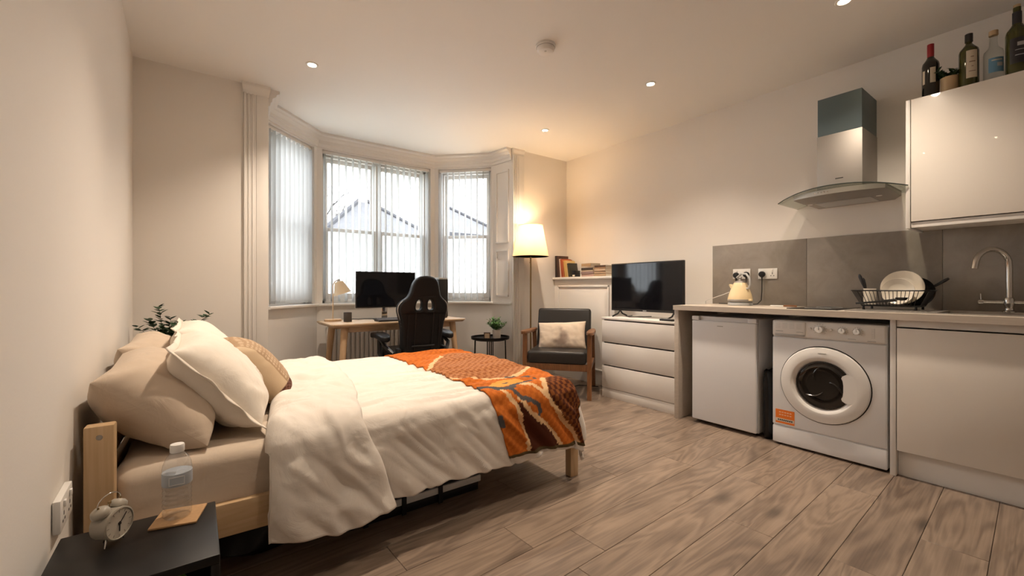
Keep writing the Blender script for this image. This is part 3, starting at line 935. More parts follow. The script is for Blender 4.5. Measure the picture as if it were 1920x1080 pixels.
# patterned cushion: knitted face, plain back, dark corner block
o, w, h, th = pillow('cushion', 'sand coloured cushion with a woven dotted front and brown corner', None, wl(.125, 2.19, .80), wl(.36, 2.21, .53), .41, .19, 3.0, cat='cushion', tilt_end=-.03)
mb = pillow_mesh(MB(), w, h, th, 3.0, n=90, crease=.5)
cu = mb.build('cushion_cover', M_print, o, False, angle=80)
cc = []
for v in cu.data.vertices:
    x, y, z = v.co
    base = (.62, .47, .315)
    if z > .004:
        a = x / w + .5; b2 = y / h + .5
        if b2 < .22 : c = (.085, .032, .020) if (math.floor(a * 42) + math.floor(b2 * 42)) % 2 else (.20, .10, .07)
        elif a > .10: c = (.60, .46, .32) if (math.floor(a * 42)) % 2 and (math.floor(b2 * 42)) % 2 else (.40, .27, .165)
        else: c = base
    else: c = base
    cc += [c[0], c[1], c[2], 1]
ca = cu.data.color_attributes.new('print', 'FLOAT_COLOR', 'POINT'); ca.data.foreach_set('color', cc)

# --- things under the bed
t = thing('underbed_box', 'flat black storage tray with a white rim on the floor under the bed', 'storage box', (.87, 2.08, 0))
part('box_base', M_black, t, [(.53, 1.21, 1.93, 2.30, 0.0, .045)], .004)
part('rim', M_plast, t, [(.52, 1.22, 1.92, 2.31, .045, .078)], .004)
part('lid', M_black, t, [(.52, 1.22, 1.92, 2.31, .078, .15)], .012)
for x in (.60, .78, .97): part('strap', M_black, t, [(x, x + .022, 1.914, 1.92, .0, .152), (x, x + .022, 1.914, 2.31, .15, .153)])
m = MB()
m.lathe([(0, .0), (.16, .0), (.19, .03), (.185, .10), (.14, .15), (.06, .165), (0, .165)], seg=28)
for i, v in enumerate(m.v):
    k = 1 + .16 * fbm(v[0] * 9, v[1] * 9, v[2] * 14, 2)
    m.v[i] = (v[0] * 1.1 * k + .24, v[1] * 1.0 * k + 2.15, max(0, v[2] * (1 + .15 * fbm(v[0] * 12, v[1] * 12, 3, 2))))
tag(origin_mesh(m, 'holdall_bag', M_black, (.24, 2.15, 0)), 'soft black bag lying in the dark under the bed head', 'bag')

# ================================================================ BEDSIDE
NZ = .45
t = thing('nightstand', 'black open nightstand beside the bed head, with a clock on it', 'nightstand', (-.13, 1.35, 0))
x0, x1, y0, y1 = -.268, .047, 1.205, 1.515
part('table_top', M_blacks, t, [(x0, x1, y0, y1, NZ - .022, NZ)], .003)
part('side_panel', M_blacks, t, [(x0, x0 + .018, y0, y1, 0, NZ - .022)], .002)
part('side_panel', M_blacks, t, [(x1 - .018, x1, y0, y1, 0, NZ - .022)], .002)
part('back_panel', M_blacks, t, [(x0 + .018, x1 - .018, y1 - .012, y1, .04, NZ - .022)], .001)
part('shelf', M_blacks, t, [(x0 + .018, x1 - .018, y0, y1 - .012, .17, .188)], .002)
t = thing('spray_bottle', 'green-capped white bottle on the nightstand shelf', 'bottle', (-.03, 1.27, .188))
MB().lathe([(0, 0), (.024, 0), (.026, .01), (.026, .10), (.020, .135), (.012, .145), (.012, .155), (0, .155)], (-.03, 1.27, .188), seg=20).build('bottle_body', M_plast, t)
MB().lathe([(.014, .15), (.014, .20), (.010, .205), (0, .205)], (-.03, 1.27, .188), seg=16).build('bottle_cap', pm('lime_plastic', (.35, .55, .04), .4), t)
# coaster + water bottle
cpos = (-.035, 1.462, NZ)
o = thing('cork_coaster', 'square cork coaster under the water bottle', 'coaster', cpos, R(-14))
MB().box(-.052, .052, -.052, .052, 0, .006, bev=.002).build('coaster_pad', M_cork, o, False)
wb = thing('water_bottle', 'clear plastic water bottle with a white cap and blue label on the coaster', 'bottle', (cpos[0] - .004, cpos[1] + .002, NZ + .0062))
M_pet = glass_thin('clear_plastic', (.93, .94, .95), .2)
M_lab = pm('blue_white_label', (.42, .45, .49), .5)
pr = [(0, .004), (.018, .003), (.027, 0), (.032, .006), (.0325, .018)]
for k in range(5): pr += [(.0325, .022 + k * .012), (.0305, .026 + k * .012), (.0305, .029 + k * .012), (.0325, .032 + k * .012)]
pr += [(.0325, .086), (.0325, .122), (.033, .128), (.031, .142), (.024, .160), (.0155, .170), (.0135, .173), (.0135, .18), (0, .18)]
MB().lathe(pr, seg=32).build('bottle_body', M_pet, wb, False)
MB().lathe([(.0331, .088), (.0334, .090), (.0334, .119), (.0331, .121)], seg=32).build('label_band', M_lab, wb, False)
MB().lathe([(.0155, .172), (.0162, .174), (.0162, .190), (.0150, .193), (0, .193)], seg=24).build('cap', M_plast, wb, False)
m = MB()
for k in range(2): m.box(-.016, .016, -.0340, -.0332, .094 + .020 * k, .095 + .020 * k)
m.box(-.0165, -.0155, -.0340, -.0330, .094, .115).box(.0155, .0165, -.0340, -.0330, .094, .115)
m.build('label_outline', M_plast, wb, False)
# alarm clock (local: face looks along -y)
ck = thing('alarm_clock', 'taupe twin-bell alarm clock on the black nightstand', 'clock', (-.165, 1.415, NZ), R(52))
ck.scale = (.78, .78, .78)
CZ = .062
MB().lathe([(0, -.028), (.040, -.028), (.046, -.022), (.047, .020), (.049, .024), (.049, .029), (.045, .031), (.043, .026), (0, .026)], (0, 0, CZ), (0, -1, 0), 40).build('clock_body', M_clock, ck, False)
MB().lathe([(0, .0275), (.0430, .0275), (.0430, .0255)], (0, 0, CZ), (0, -1, 0), 40).build('clock_face', M_face, ck, False)
m = MB()
for k in range(12):
    a = R(30 * k); r0, r1 = (.033, .040)
    m.box(-.0011, .0011, -.0283, -.0276, r0, r1, tf=Matrix.Translation((0, 0, CZ)) @ Matrix.Rotation(a, 4, 'Y'))
m.build('hour_mark', M_clock, ck, False)
for nm, a, ln, w in (('minute_hand', 42, .034, .0011), ('hour_hand', 182, .024, .0014)):
    MB().box(-w, w, -.0300, -.0288, -.006, ln, tf=Matrix.Translation((0, 0, CZ)) @ Matrix.Rotation(R(a), 4, 'Y')).build(nm, M_black, ck, False)
MB().cyl((0, -.0275, CZ), (0, -.031, CZ), .004, seg=12).build('hand_hub', M_black, ck, False)
for s in (-1, 1):
    c = Vector((s * .030, .004, CZ + .049)); ax = Vector((s * .42, 0, 1)).normalized()
    b = MB().lathe([(.024, -.010), (.0245, -.006), (.022, .004), (.014, .011), (0, .013)], c, ax, 24).build('bell', M_clock, ck, False)
    MB().cyl(c + ax * .012, c + ax * .019, .0035, .002, 8).cyl(c - ax * .016, c - ax * .004, .003, seg=8).build('bell_pin', M_brass, b, False)
    MB().cyl((s * .022, -.008, CZ - .040), (s * .031, -.012, .0), .0032, .0022, 10).build('foot', M_chrome, ck, False)
MB().cyl((0, .016, CZ - .040), (0, .024, 0), .0032, .0022, 10).build('foot', M_chrome, ck, False)
MB().tube([(-.036, .004, CZ + .063)] + [(.038 * math.cos(R(a)) * -1, .004, CZ + .066 + .026 * math.sin(R(a))) for a in range(10, 171, 20)][::1] + [(.036, .004, CZ + .063)], .0016, 6).build('handle', M_chrome, ck, False)
MB().tube([(0, .004, CZ + .046), (0, .004, CZ + .062)], .0016, 6).box(-.004, .004, .001, .007, CZ + .060, CZ + .068, bev=.001).build('hammer', M_brass, ck, False)
# far nightstand (hidden) carrying the vase of stems
t = thing('nightstand', 'black nightstand at the far side of the bed under the leafy stems', 'nightstand', (-.10, 3.50, 0))
part('table_top', M_blacks, t, [(-.31, .06, 3.36, 3.66, NZ - .022, NZ)], .003)
for x in (-.31, .042): part('side_panel', M_blacks, t, [(x, x + .018, 3.36, 3.66, 0, NZ - .022)], .002)
part('back_panel', M_blacks, t, [(-.292, .042, 3.648, 3.66, .04, NZ - .022)], .001)
vp = thing('vase_of_stems', 'dark green leafy stems in a vase behind the pillows', 'plant', (-.15, 3.50, NZ))
MB().lathe([(0, 0), (.045, 0), (.055, .02), (.058, .10), (.040, .17), (.028, .20), (.031, .21), (.026, .21), (.022, .19), (0, .185)], seg=28).build('vase', M_pot, vp, False)
def leaf(mb, p, d, up, ln, w):
    d = d.normalized(); s = d.cross(up)
    if s.length < 1e-4: s = d.orthogonal()
    s.normalize(); u = s.cross(d)
    pts = [p, p + d * ln * .35 + s * w / 2 + u * ln * .05, p + d * ln * .35 - s * w / 2 + u * ln * .05, p + d * ln * .75 + s * w * .34, p + d * ln * .75 - s * w * .34, p + d * ln - u * ln * .08, p + d * ln * .35 - u * w * .08, p + d * ln * .75 - u * w * .1]
    mb.add(pts, [(0, 1, 6), (0, 6, 2), (1, 3, 7, 6), (6, 7, 4, 2), (3, 5, 7), (7, 5, 4)])
lv = MB()
stem_dirs = [(-.62, .1, .62, .27), (-.15, -.1, 1, .29), (.12, .15, .95, .22), (.62, .1, .60, .33), (.35, -.2, .8, .22), (-.35, -.2, .8, .22), (.0, .3, .7, .2), (.25, .0, 1, .16), (-.2, .1, 1, .16)]
for sx, sy, sz, ln in stem_dirs:
    d = Vector((sx * .80, sy + .12 - sx * .5 , sz)).normalized()
    p0 = Vector((0, 0, .19)); pts = []
    for k in range(9):
        q = k / 8
        pts.append(p0 + d * ln * q * 1.05 + Vector((0, 0, .02 * math.sin(q * 3))) - Vector((0, 0, .05 * q * q * (1 - sz))))
    stem = MB().tube(pts, [.0022 - .0012 * k / 8 for k in range(9)], 5).build('stem', M_bark, vp, False)
    for k in range(2, 9):
        for s in range(4):
            a = random.uniform(0, 2 * PI)
            dd = (d * .35 + Vector((math.cos(a), math.sin(a), random.uniform(-.1, .5)))).normalized()
            leaf(lv, pts[k] + d * random.uniform(-.015, .015), dd, Vector((0, 0, 1)), random.uniform(.036, .052), random.uniform(.024, .034))
lv.build('leaves', M_leafd, vp, False, kind='stuff')
# double socket on the left wall
def left_socket(y0, y1, z0, z1, label):
    t = thing('wall_socket', label, 'socket', (xl((y0 + y1) / 2), (y0 + y1) / 2, (z0 + z1) / 2), R(1.43))
    w, h = (y1 - y0) / 2, (z1 - z0) / 2
    MB().box(0, .016, -w, w, -h, h, bev=.003).build('face_plate', M_plast, t, False)
    for s in (-1, 1):
        MB().box(.016, .021, s * w * .5 - .007, s * w * .5 + .007, h * .35, h * .75, bev=.0015).build('switch', M_plast, t, False)
        m = MB()
        m.box(.0155, .0166, s * w * .5 - .003, s * w * .5 + .003, -h * .15, h * .08)
        for q in (-1, 1): m.box(.0155, .0166, s * w * .5 + q * .012 - .004, s * w * .5 + q * .012 + .004, -h * .52, -h * .38)
        m.build('pin_slot', M_black, t, False)
left_socket(1.545, 1.695, .447, .531, 'white double socket on the left wall beside the bed head')
# ================================================================ DESK GROUP
DZ = .74
dx0, dx1, dy0, dy1 = .975, 2.365, 4.005, 4.62
dk = thing('desk', 'pale ash desk with splayed tapered legs in the bay', 'desk', (1.67, 4.3, 0))
m = MB()
prof = [(dx0 + .03, dy0), (dx1 - .03, dy0)] + [(dx1, dy0 + .035), (dx1, dy1 - .035), (dx1 - .03, dy1), (dx0 + .03, dy1), (dx0, dy1 - .035), (dx0, dy0 + .035)]
m.prism(prof, DZ - .011, DZ)
pin = [((x - 1.67) * .975 + 1.67, (y - 4.3125) * .94 + 4.3125) for x, y in prof]
n = len(prof)
m.add([(x, y, DZ - .011) for x, y in prof] + [(x, y, DZ - .030) for x, y in pin], [(i, (i + 1) % n, (i + 1) % n + n, i + n) for i in range(n)] + [tuple(range(n, 2 * n))])
m.build('desk_top', M_desk, dk)
part('apron', M_desk, dk, [(dx0 + .16, dx1 - .16, dy0 + .09, dy0 + .11, DZ - .085, DZ - .03), (dx0 + .16, dx1 - .16, dy1 - .11, dy1 - .09, DZ - .085, DZ - .03)], .002)
for sx in (0, 1):
    for sy in (0, 1):
        tx = (dx0 + .135) if sx == 0 else (dx1 - .135); ty = (dy0 + .085) if sy == 0 else (dy1 - .085)
        bx = (dx0 + .075) if sx == 0 else (dx1 - .075); by = (dy0 + .035) if sy == 0 else (dy1 - .035)
        MB().cyl((tx, ty, DZ - .03), (bx, by, 0), .034, .019, 20).build('leg', M_deskleg, dk)
# lamp
lx, ly = 1.10, 4.47
dl = thing('desk_lamp', 'small desk lamp with a cream shade and wooden base on the desk', 'lamp', (lx, ly, DZ))
MB().lathe([(0, 0), (.078, 0), (.080, .004), (.080, .018), (.076, .022), (0, .022)], seg=36).build('lamp_base', M_deskleg, dl, False)
dirv = Vector((.80, -.25, 0)).normalized()
pole = [Vector((0, 0, .02)), Vector((0, 0, .20)), Vector((0, 0, .335))]
for a in range(0, 100, 15):
    pole.append(Vector((0, 0, .34)) + dirv * (.045 * (1 - math.cos(R(a)))) + Vector((0, 0, .065 * math.sin(R(a)))))
MB().tube(pole[:3] + pole[3:], .0055, 10).build('stem', pm('pale_tan_metal', (.62, .46, .30), .4), dl, False)
top = pole[-1] + dirv * .004
sax = (Vector((0, 0, -1)) + dirv * .30).normalized()
MB().cyl(top + Vector((0, 0, .012)), top + sax * .022, .017, .019, 16).build('shade_cap', M_grey, dl, False)
MB().lathe([(.026, .010), (.040, .014), (.088, .140), (.086, .140), (.038, .016)], top, sax, 36).build('lamp_shade', M_creamf, dl, False)
# pen cup
cp = thing('pen_cup', 'dark grey cup beside the desk lamp', 'cup', (1.195, 4.30, DZ))
MB().lathe([(0, 0), (.036, 0), (.038, .003), (.038, .092), (.035, .092), (.035, .006), (0, .006)], seg=28).build('cup_body', pm('charcoal_ceramic', (.055, .045, .04), .5), cp, False)
# monitor
mo = thing('monitor', 'large black computer monitor on the desk behind the gaming chair', 'monitor', (1.60, 4.36, DZ))
MB().box(1.286, 1.916, 4.34, 4.365, .868, 1.238, bev=.004).box(1.40, 1.80, 4.365, 4.40, .93, 1.17, bev=.012).build('housing', M_black, mo)
part('screen', M_screen, mo, [(1.293, 1.909, 4.3385, 4.3405, .880, 1.231)], 0)
m = MB(); m.box(1.57, 1.63, 4.40, 4.42, DZ + .005, 1.02, bev=.005).box(1.575, 1.625, 4.36, 4.40, .97, 1.02)
m.build('stand_neck', M_chrome, mo)
MB().prism([(1.48, 4.30), (1.72, 4.30), (1.70, 4.48), (1.50, 4.48)], DZ, DZ + .008).build('stand_foot', M_black, mo)
# keyboard
kb = thing('keyboard', 'grey computer keyboard in front of the monitor', 'keyboard', (1.63, 4.16, DZ))
MB().prism([(4.085, DZ), (4.225, DZ), (4.225, DZ + .028), (4.085, DZ + .012)], 1.43, 1.87, axis=0).build('keyboard_case', M_black, kb)
key = MB().box(-.0085, .0085, -.0085, .0085, 0, .008, bev=.002, seg=1).mesh('key', pm('dark_grey_key', (.12, .12, .13), .5))
for r_ in range(5):
    for c_ in range(20):
        o = bpy.data.objects.new('key', key); COL.objects.link(o); o.parent = kb
        yy = 4.102 + .0255 * r_
        o.location = (1.445 + c_ * .0216 - 1.63, yy - 4.16, .0125 + .0029 * r_); o.rotation_euler = (R(6.5), 0, 0)
# computer mouse-like cable loops
cb = MB().tube([(1.62, 4.42, DZ + .01), (1.54, 4.50, DZ + .006), (1.42, 4.46, DZ + .012), (1.36, 4.52, DZ + .006), (1.28, 4.48, DZ + .012), (1.22, 4.53, DZ + .006)], .004, 6)
tag(origin_mesh(cb, 'monitor_cable', M_black, (1.45, 4.48, DZ)), 'black cable trailing over the desk behind the monitor', 'cable')
# tower computer at the right end
pc = thing('desk_speaker', 'slim tall black speaker with a pale top behind the gaming chair', 'speaker', (2.21, 4.30, DZ))
part('case', M_black, pc, [(2.155, 2.265, 4.25, 4.36, DZ + .01, 1.165)], .004)
part('top_panel', M_grey, pc, [(2.158, 2.262, 4.253, 4.357, 1.165, 1.185)], .004)
part('foot', M_black, pc, [(2.16, 2.18, 4.26, 4.35, DZ, DZ + .01), (2.24, 2.26, 4.26, 4.35, DZ, DZ + .01)])
# radiator
rd = thing('radiator', 'cream column radiator under the centre window behind the desk', 'radiator', (1.68, 4.73, 0))
RX0, RX1 = 1.10, 2.26
part('panel', M_trim, rd, [(RX0, RX1, 4.725, 4.74, .12, .66)], .004)
rib = MB().box(-.019, .019, 4.703 - 4.73, 4.726 - 4.73, .12, .66, bev=.010).mesh('rib', M_trim)
for k in range(24):
    o = bpy.data.objects.new('rib', rib); COL.objects.link(o); o.parent = rd; o.location = (RX0 + .024 + k * (RX1 - RX0 - .048) / 23 - 1.68, 0, 0)
part('top_grille', M_trim, rd, [(RX0 - .004, RX1 + .004, 4.70, 4.772, .66, .672)], .003)
part('bracket', M_trim, rd, [(RX0 + .2, RX0 + .24, 4.74, 4.79, .3, .5), (RX1 - .24, RX1 - .2, 4.74, 4.79, .3, .5)])
MB().cyl((RX0 + .04, 4.735, 0), (RX0 + .04, 4.735, .12), .008, seg=10).cyl((RX1 - .04, 4.735, 0), (RX1 - .04, 4.735, .12), .008, seg=10).build('pipe', M_chrome, rd)

# ---- gaming chair (local: faces +y)
gc = thing('gaming_chair', 'black gaming chair with a winged backrest tucked at the desk', 'chair', (1.715, 3.93, 0), R(-4))
def curve_solid(outlines, ext, bev, res=3):
    cu = bpy.data.curves.new('tmp', 'CURVE'); cu.dimensions = '2D'; cu.fill_mode = 'BOTH'
    cu.extrude = ext; cu.bevel_depth = bev; cu.bevel_resolution = res
    for pl in outlines:
        sp = cu.splines.new('POLY'); sp.points.add(len(pl) - 1); sp.use_cyclic_u = True
        for q, p in zip(sp.points, pl): q.co = (p[0], p[1], 0, 1)
    ob = bpy.data.objects.new('tmp', cu)
    me = ob.to_mesh()
    vs = [v.co[:] for v in me.vertices]; fs = [tuple(p.vertices) for p in me.polygons]
    ob.to_mesh_clear(); bpy.data.objects.remove(ob); bpy.data.curves.remove(cu)
    return vs, fs
def smooth_poly(pts, it=2):
    for _ in range(it):
        q = []
        n = len(pts)
        for i in range(n):
            a, b = pts[i], pts[(i + 1) % n]
            q.append((a[0] * .75 + b[0] * .25, a[1] * .75 + b[1] * .25)); q.append((a[0] * .25 + b[0] * .75, a[1] * .25 + b[1] * .75))
        pts = q
    return pts
half = [(.19, .42), (.195, .60), (.205, .74), (.235, .84), (.252, .90), (.235, .955), (.165, 1.00), (.135, 1.05), (.118, 1.13), (.085, 1.185), (.03, 1.20)]
half = [(x * .88, .42 + (z - .42) * .945) for x, z in half]
outline = smooth_poly([(x, z) for x, z in half] + [(-x, z) for x, z in half[::-1]])
holeR = smooth_poly([(.001, .845), (.118, .845), (.098, .985), (.006, .990)], 2)
holeL = [(-x, z) for x, z in holeR[::-1]]
vs, fs = curve_solid([outline, holeR, holeL], .018, .024, 3)
def back_tf(x, z, y):
    # backrest leans back and its wings curve forward
    wing = .30 * max(0, abs(x) - .10) ** 1.5 * 2.2
    return (x, -.20 - (z - .42) * .17 + y + wing, z)
mb = MB().add([back_tf(x, z, d) for x, z, d in vs], fs)
mb.build('backrest', M_leather, gc, False, angle=50)
# piping round the backrest edge and seams on its back
pl = [back_tf(x * 1.10, .42 + (z - .42) * 1.028 - .006, -.026) for x, z in outline]
MB().tube(pl, .0042, 6, closed=True).build('piping', pm('pale_grey_piping', (.55, .53, .50), .6), gc, False)
for s in (-1, 1):
    MB().tube([back_tf(s * .085, .50 + k * .05, -.043) for k in range(8)], .004, 6).build('back_seam', M_black, gc, False)
    MB().tube([back_tf(s * .15, .52 + k * .05, -.043) for k in range(7)], .003, 6).build('back_seam', M_black, gc, False)
MB().tube([back_tf(-.11, .535, -.046), back_tf(.11, .535, -.046)], .008, 8).build('hinge_bar', M_black, gc, False)
pl = smooth_poly([(-.24, -.22), (.24, -.22), (.25, .05), (.23, .27), (-.23, .27), (-.25, .05)], 2)
vs, fs = curve_solid([pl], .02, .035, 3)
MB().add([(x, y, .43 + z + .9 * max(0, abs(x) - .15) ** 2) for x, y, z in vs], fs).build('seat', M_leather, gc, False, angle=50)
for s in (-1, 1):
    ar = MB()
    pth = [(s * .24, -.05, .37), (s * .30, -.02, .38), (s * .315, .03, .46), (s * .315, .05, .60)]
    ar.tube(pth, [.022, .024, .026, .020], 10)
    ar.tube([(s * .315, .05, .60), (s * .315, -.12, .54), (s * .26, -.20, .47)], [.016, .018, .018], 8)
    a = ar.build('armrest_bracket', M_black, gc, False)
    pp = smooth_poly([(-.042, -.20), (.042, -.20), (.046, .08), (.036, .18), (-.036, .18), (-.046, .08)], 2)
    vs, fs = curve_solid([pp], .010, .014, 2)
    MB().add([(s * .315 + x, .03 + y, .622 + z - .9 * max(0, abs(y) - .05) ** 2) for x, y, z in vs], fs).build('armrest_pad', M_leather, a, False, angle=50)
    MB().box(s * .205, s * .235, -.27, -.17, .38, .52, bev=.008).build('side_cover', M_black, gc, False)
MB().cyl((0, 0, .10), (0, 0, .28), .028, seg=18).cyl((0, 0, .28), (0, 0, .40), .016, seg=14).build('gas_lift', M_black, gc, False)
MB().box(-.10, .10, -.14, .12, .36, .40, bev=.01).build('tilt_plate', M_black, gc, False)
for k in range(5):
    a = R(72 * k + 20); d = Vector((math.cos(a), math.sin(a), 0))
    lg = MB().tube([d * .02 + Vector((0, 0, .12)), d * .16 + Vector((0, 0, .105)), d * .31 + Vector((0, 0, .075))], [.030, .024, .017], 10).build('base_leg', M_black, gc, False)
    c = d * .30; tn = Vector((-d.y, d.x, 0))
    w = MB()
    for s in (-1, 1): w.cyl(c + tn * (s * .008) + Vector((0, 0, .029)), c + tn * (s * .026) + Vector((0, 0, .029)), .029, seg=18)
    w.cyl(c + Vector((0, 0, .03)), c + Vector((0, 0, .075)), .008, seg=8)
    w.build('caster', M_black, lg, False)

# ================================================================ SIDE TABLE, FLOOR LAMP, ARMCHAIR
tx, ty = 2.655, 3.985; TZ = .505
st_ = thing('side_table', 'small round black metal tray table beside the bay', 'table', (tx, ty, 0))
MB().lathe([(0, TZ - .006), (.205, TZ - .006), (.213, TZ - .002), (.216, TZ + .024), (.2125, TZ + .024), (.209, TZ + .002), (0, TZ)], seg=48).build('tray', M_blacks, st_, False)
for k in range(4):
    a = R(45 + 90 * k + 8); b1, b2 = a - .12, a + .12
    q1 = Vector((.17 * math.cos(b1), .17 * math.sin(b1), 0)); q2 = Vector((.17 * math.cos(b2), .17 * math.sin(b2), 0))
    MB().tube([q1 + Vector((0, 0, TZ - .008)), q1 * 1.06 + Vector((0, 0, .004)), q2 * 1.06 + Vector((0, 0, .004)), q2 + Vector((0, 0, TZ - .008))], .0065, 8).build('leg', M_blacks, st_, False)
MB().lathe([(.165, TZ - .015), (.178, TZ - .015), (.178, TZ - .006), (.165, TZ - .006)], seg=40).build('leg_ring', M_blacks, st_, False)
pf = thing('photo_frame', 'tiny dark photo frame standing on the round side table', 'photo frame', (tx - .055, ty - .02, TZ), R(-40))
m = MB(); m.box(-.036, .036, -.005, .005, 0, .009).box(-.036, .036, -.005, .005, .063, .072).box(-.036, -.027, -.005, .005, .009, .063).box(.027, .036, -.005, .005, .009, .063)
m.build('frame_border', pm('dark_bronze', (.05, .03, .02), .4), pf, False)
MB().box(-.028, .028, -.002, .002, .008, .064).build('picture', pm('beige_picture', (.50, .36, .24), .7), pf, False)
MB().box(-.006, .006, .005, .035, 0, .004).build('stand', M_black, pf, False)
def potted(name, label, loc, r, h, matp, nst, lh, spread, mleaf, cat='plant', ls=(.03, .05), lw=.016, droop=0.0):
    t = thing(name, label, cat, loc)
    MB().lathe([(0, 0), (r * .86, 0), (r * .9, .004), (r, h * .95), (r, h), (r * .9, h), (r * .86, h * .85), (0, h * .85)], seg=28).build('pot', matp, t, False)
    MB().lathe([(r * .86, h * .84), (r * .5, h * .88), (0, h * .89)], seg=20).build('soil', M_soil, t, False)
    lv = MB(); sm_ = MB()
    for k in range(nst):
        a = random.uniform(0, 2 * PI); e = random.uniform(.05, 1) * spread
        d = Vector((math.cos(a) * e, math.sin(a) * e, 1)).normalized()
        ln = lh * random.uniform(.55, 1.0)
        p0 = Vector((math.cos(a) * r * .4, math.sin(a) * r * .4, h * .86))
        pts = [p0 + d * ln * q - Vector((0, 0, droop * q * q * e)) for q in (0, .35, .7, 1)]
        sm_.tube(pts, .0012, 4)
        for j in range(9):
            q = .25 + .75 * j / 8
            p = p0 + d * ln * q - Vector((0, 0, droop * q * q * e))
            b = random.uniform(0, 2 * PI)
            leaf(lv, p, (d * .5 + Vector((math.cos(b), math.sin(b), .15))).normalized(), Vector((0, 0, 1)), random.uniform(*ls), lw)
    sm_.build('stems', mleaf, t, False, kind='stuff'); lv.build('leaves', mleaf, t, False, kind='stuff')
    return t
potted('potted_plant', 'bushy green plant in a pale pot on the round side table', (tx + .075, ty - .02, TZ), .048, .095, M_pot, 44, .15, 1.05, M_leaf)
# floor lamp
fx, fy = 3.035, 3.735
fl = thing('floor_lamp', 'lit floor lamp with a cream cone shade behind the armchair', 'lamp', (fx, fy, 0))
MB().lathe([(0, 0), (.135, 0), (.138, .006), (.132, .018), (.02, .026), (.012, .04), (0, .04)], seg=40).build('lamp_base', M_brass, fl, False)
MB().cyl((0, 0, .03), (0, 0, 1.50), .009, seg=12).build('pole', M_brass, fl, False)
zb, zt = 1.425, 1.775
sh = MB().lathe([(.203, zb), (.135, zt), (.1335, zt), (.2015, zb)], seg=48).build('lamp_shade', M_shade, fl, False)
m = MB().tube([(.2022 * math.cos(R(a)), .2022 * math.sin(R(a)), zb) for a in range(0, 360, 10)], .003, 6, closed=True)
m.tube([(.1343 * math.cos(R(a)), .1343 * math.sin(R(a)), zt) for a in range(0, 360, 10)], .003, 6, closed=True)
m.build('shade_rim', M_creamf, sh, False)
m = MB()
for a in (0, 120, 240): m.tube([(0, 0, 1.50), (.184 * math.cos(R(a)), .184 * math.sin(R(a)), 1.50)], .002, 6)
m.build('shade_carrier', M_brass, fl, False)
MB().cyl((0, 0, 1.49), (0, 0, 1.55), .018, seg=14).build('lamp_holder', M_black, fl, False)
MB().lathe([(0, 1.55), (.013, 1.55), (.016, 1.575), (.030, 1.605), (.030, 1.625), (.018, 1.648), (0, 1.653)], seg=18).build('bulb', M_bulb, fl, False)
MB().tube([(-.04, -.04, 1.50), (-.042, -.042, 1.36)], .0014, 6).lathe([(0, 1.345), (.006, 1.348), (.006, 1.358), (0, 1.362)], (-.042, -.042, 0), seg=10).build('pull_switch', M_brass, fl, False)
lamp('lamp_glow', 'POINT', fl, (0, 0, 1.68), 11.0, (1.0, .66, .36), shadow_soft_size=.035)
# armchair (local: front edge along x, depth along +y)
ac = thing('armchair', 'low black vinyl armchair with a walnut frame beside the drawers', 'armchair', (2.80, 3.055, 0), R(-51))
hw = .315
for s in (-1, 1):
    MB().add([(s * hw + a * .021, y0 + b * .020 + z * k, z) for z, y0, k in ((0, .02, 0.02), (.62, .02, .03)) for a, b in ((-1, -1), (1, -1), (1, 1), (-1, 1))],
             [(0, 1, 2, 3)[::-1], (4, 5, 6, 7), (0, 1, 5, 4), (1, 2, 6, 5), (2, 3, 7, 6), (3, 0, 4, 7)]).build('front_leg', M_walnut, ac, False)
    MB().add([(s * hw + a * .019, y + b * .022, z) for z, y in ((0, .66), (.60, .50)) for a, b in ((-1, -1), (1, -1), (1, 1), (-1, 1))],
             [(0, 1, 2, 3)[::-1], (4, 5, 6, 7), (0, 1, 5, 4), (1, 2, 6, 5), (2, 3, 7, 6), (3, 0, 4, 7)]).build('back_leg', M_walnut, ac, False)
    arm = smooth_poly([(-.022, -.03), (.03, -.045), (.036, .25), (.022, .57), (-.022, .57), (-.028, .25)], 2)
    vs, fs = curve_solid([arm], .008, .008, 2)
    MB().add([(s * (hw + x), y, .635 + z - .03 * (y - .0)) for x, y, z in vs], fs).build('arm', M_walnut, ac, False, angle=50)
    MB().box(s * hw - .014, s * hw + .014, .03, .60, .27, .325, bev=.005).build('side_rail', M_walnut, ac, False)
MB().box(-hw, hw, .012, .04, .27, .335, bev=.005).build('front_rail', M_walnut, ac, False)
MB().box(-hw, hw, .56, .585, .27, .325, bev=.005).build('rear_rail', M_walnut, ac, False)
def cushion_block(w, d, h, sx, bulge=.02):
    b = MB().box(-w / 2, w / 2, 0, d, 0, h, bev=.03, seg=4)
    return b
st1 = MB()
st1.box(-.288, .288, .0, .53, .335, .455, bev=.028, seg=4)
st1.v = [(x, y, z + (.018 * (1 - (x / .3) ** 2) * (1 - ((y - .27) / .3) ** 2) if z > .4 else 0)) for x, y, z in st1.v]
st1.build('seat_cushion', M_vinyl, ac, False)
bk = MB(Matrix.Translation((0, .47, .41)) @ Matrix.Rotation(R(-16), 4, 'X'))
bk.box(-.29, .29, 0, .10, 0, .46, bev=.030, seg=4)
bk.build('back_cushion', M_vinyl, ac, False)
cs = bpy.data.objects.new('lumbar_cushion', None); COL.objects.link(cs)
cs.matrix_world = Matrix.Translation((2.80, 3.055, 0)) @ Matrix.Rotation(R(-51), 4, 'Z') @ Matrix.Translation((.01, .335, .572)) @ Matrix.Rotation(R(-3), 4, 'Y') @ Matrix.Rotation(R(68), 4, 'X')
tag(cs, 'oblong cream and brown blotched cushion on the black armchair', 'cushion')
cw, chh = .50, .30
co = pillow_mesh(MB(), cw, chh, .13, 21.0, n=60, crease=.6).build('cushion_cover', M_print, cs, False, angle=80)
